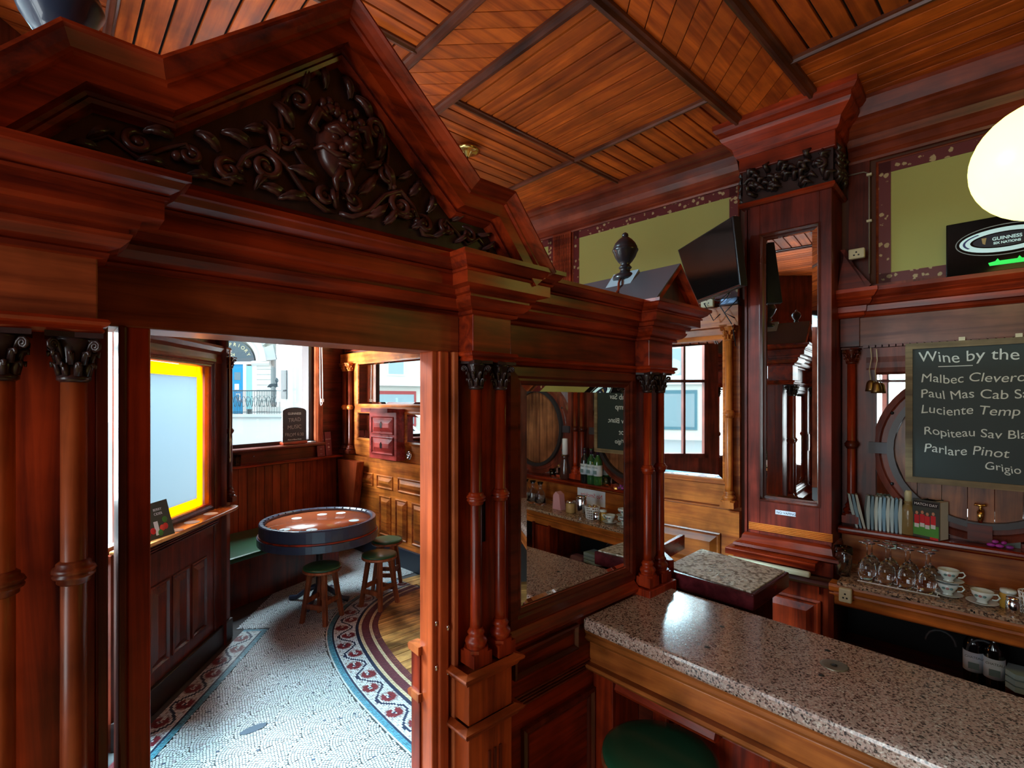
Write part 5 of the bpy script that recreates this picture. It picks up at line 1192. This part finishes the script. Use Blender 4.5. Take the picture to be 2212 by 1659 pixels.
ob('impost', MB().sweep([(X_(585), 0), (X_(546), 0)], [(0, 3.72), (.12, 3.74), (.2, 3.85), (.2, 3.95), (0, 4.0)][::-1]), sn, pr)
arch = MB(FR); zc = Z_(782)
pa = [(cxd+1.25*math.cos(k*PI/24), zc+1.25*math.sin(k*PI/24)) for k in range(25)]
arch.sweep(pa, [(0, -.1), (0, .12), (-.10, .16), (-.16, .10), (-.30, .22), (-.55, .22), (-.55, -.1)]); ob('door_arch', arch, sn, pr)
for k in range(7):
    a = PI*(k+.5)/7; ob('voussoir', MB(FR).prism([(cxd+r*math.cos(q_), zc+r*math.sin(q_)) for r, q_ in ((1.8, a-.19), (2.3, a-.17), (2.3, a+.17), (1.8, a+.19))], 0, .14), sn2, pr)
ob('fanlight', MB(FR).prism([(cxd+1.12*math.cos(k*PI/20), zc+1.12*math.sin(k*PI/20)) for k in range(21)], -.1, .02), plain('fanlight_glass', (.05, .08, .10), .15), pr)
for k, ch in enumerate('THE PRIORY'):
    a = PI*.86-k*PI*.080; text('lettering', ch, .25, plain('gold_letter', (.7, .62, .35), .4), pr, (cxd+.82*math.cos(a), -.03, zc+.82*math.sin(a)), (PI/2, -(a-PI/2), 0), align='CENTER')
text('lettering', '24', .22, plain('gold_letter2', (.7, .62, .35), .4), pr, (cxd-.1, -.03, zc+.3), (PI/2, 0, 0))
ob('transom', B(cxd-1.3, cxd+1.3, -.06, .1, zc-.12, zc+.02), white, pr)
dd = ob('blue_door', B(cxd-.55, cxd+.55, .0, .08, Z_(893), zc-.12), plain('blue_paint', (.0, .22, .45), .4), pr)
for a, b_, c, d in ((-.42, -.06, 1.6, 2.35), (.06, .42, 1.6, 2.35), (-.42, -.06, 1.35, 1.5)): ob('door_panel', MB(FR).panel(cxd+a, cxd+b_, c, d, 0, .02, .03, .06), dd.data.materials[0], dd)
ob('door_light', B(cxd+.08, cxd+.40, -.01, .0, 3.0, 3.4), plain('door_glass', (.12, .2, .25), .2), dd)
for a, z, h_ in ((.10, 2.5, .3), (.16, 1.95, .35)): ob('notice', B(cxd+a, cxd+a+.22, -.02, 0, z, z+h_), white, dd)
ob('side_light', B(cxd+.70, cxd+1.02, .0, .05, 1.5, zc-.2), plain('pale_blue_glass', (.25, .55, .65), .2), pr)
ob('door_frame', B(cxd+.55, cxd+.70, -.05, .1, 1.25, zc), white, pr); ob('door_frame', B(cxd+1.02, cxd+1.25, -.05, .1, 1.25, zc), white, pr)
X2 = lambda px: (px-1106)*24.1/1090
Z2 = lambda py: 1.95-(py-865)*24.1/1090
x1_ = X2(440)
ob('terrace', MB(FR).prism([(x1_, -.3), (X2(610), -.3), (X2(610), 1.25), (x1_, 1.25)], .0, 1.9), plain('terrace_stone', (.55, .58, .57), .85), pr)
ob('coping', B(x1_, X2(614), -2.05, -1.75, 1.14, 1.30), sn2, pr, bevel=.03)
rl = Eth('iron_railing', 'black ornamental iron railing on the terrace across the street', 'railing', 0, -1.9)
inb = plain('railing_iron', (.03, .05, .06), .5)
zt = Z2(843)
ob('top_rail', B(x1_, X2(610), -.04, .04, zt-.05, zt), inb, rl); ob('bottom_rail', B(x1_, X2(610), -.02, .02, 1.38, 1.41), inb, rl)
n_ = 46
for k in range(n_):
    x = x1_+(X2(608)-x1_)*k/n_
    ob('baluster', MB().tube([(x, 0, 1.30), (x, 0, zt)], .012, 5), inb, rl)
for k in range(12):
    x = X2(500)+(X2(605)-X2(500))*k/12; pts = [(x+.10*math.cos(q*.5)*(1-q/18), 0, 1.85+.35*math.sin(q*.5)*(1-q/22)) for q in range(16)]
    ob('scroll', MB().tube(pts, .012, 5), inb, rl)
for k in range(6):
    ob('scroll', MB().tube([(X2(590)+.28*math.cos(q*.5+k)*(1-q/20), .0, zt+.12+.20*abs(math.sin(q*.5+k))*(1-q/20)) for q in range(14)], .015, 5), inb, rl)
ob('finial', MB().lathe([(.05, 0), (.03, .1), (.09, .2), (.06, .28), (.02, .35)], (X2(598), 0, zt+.25), 10), inb, rl)
b2 = Eth('portico_building', 'tall pale building with portico column beside the stone building', 'building')
ob('wall', B(X_(585), X_(700), 1.0, 1.4, -.3, 8), plain('pale_stone', (.55, .60, .66), .85), b2)
ob('portico_column', MB().lathe([(.55, -.2), (.55, .4), (.48, .5), (.45, 6.5)], (X_(628), -.3, 0), 20), sn, b2)
ob('window_reveal', B(X_(624), X_(636), -.9, -.8, Z_(862), Z_(802)), plain('dark_window', (.03, .04, .05), .3), b2) 
ob('pier', B(X_(636), X_(655), -.6, 1.2, -.3, 8), plain('pale_stone2', (.50, .56, .64), .85), b2)
ob('step', B(X_(605), X_(645), -1.4, -.4, -.3, 1.5), sn, b2); ob('step', B(X_(605), X_(642), -1.2, -.4, 1.5, 1.62), sn, b2)
# terraces seen only in the mirrors
def terrace(name, lb, x, y, rz, w_, cwall, n, seed, H_=8):
    o = thing(name, lb, 'building', (x, y, -.2), rz); r = random.Random(seed)
    ob('wall', B(0, w_, 0, 6, 0, H_), plain('wall_%d' % seed, cwall, .85), o)
    for k in range(n):
        u = (k+.5)*w_/n
        for z in ((3.6, 6.0) if H_ > 6 else (3.4,)):
            f_ = ob('window', B(u-.55, u+.55, -.05, .02, z, z+1.6), white, o); ob('pane', B(u-.47, u+.47, -.06, -.03, z+.08, z+1.52), plain('far_pane', (.30, .40, .44), .1), f_)
        f_ = ob('shop_window', B(u-w_/n*.42, u+w_/n*.42, -.08, .02, .6, 2.7), plain('shop_frame_%d' % (k % 3), ((.5, .55, .6), (.35, .05, .05), (.08, .2, .25))[k % 3], .5), o); ob('pane', B(u-w_/n*.37, u+w_/n*.37, -.09, -.05, .75, 2.5), plain('shop_pane', (.25, .36, .40), .1), f_)
    ob('cornice', B(-.1, w_+.1, -.3, 0, 3.0, 3.25), white, o)
terrace('shop_terrace', 'pale shop terrace reflected in the snug mirror', -16, 22, .25, 15, (.60, .58, .52), 5, 11)
terrace('shop_terrace', 'pale terrace farther down the street, reflected in the mirrors', -22, 3, 1.2, 17, (.72, .72, .66), 6, 12, 5.2)
terrace('shop_terrace', 'grey terrace opposite the street door', -20, -12, 1.5, 14, (.5, .5, .5), 5, 13)
car = thing('parked_car', 'white parked car reflected in the small snug mirror', 'car', (-5, 15.5, -.15), .2)
bd_ = MB(); bd_.prism([(-2.1, .35), (-2.05, .75), (-1.3, .90), (-.75, 1.38), (.7, 1.40), (1.35, .95), (2.0, .85), (2.1, .5), (2.05, .3), (-2.0, .3)], -.8, .8, lambda a, b, c: (a, c, b)); ob('car_body', bd_, plain('car_white', (.7, .72, .74), .2, coat=1), car, bevel=.06)
for sg_ in (-1, 1): ob('side_window', MB().prism([(-1.1, .92), (-.68, 1.30), (.62, 1.32), (1.1, .95)], sg_*.80, sg_*.81, lambda a, b, c: (a, c, b)), blackg, car)
for x in (-1.3, 1.3):
    for y in (-.78, .78): ob('wheel', MB().lathe([(.18, -.1), (.32, -.09), (.32, .09), (.18, .1)], n=20), black, car, (x, y, .32)).rotation_euler = (PI/2, 0, 0)
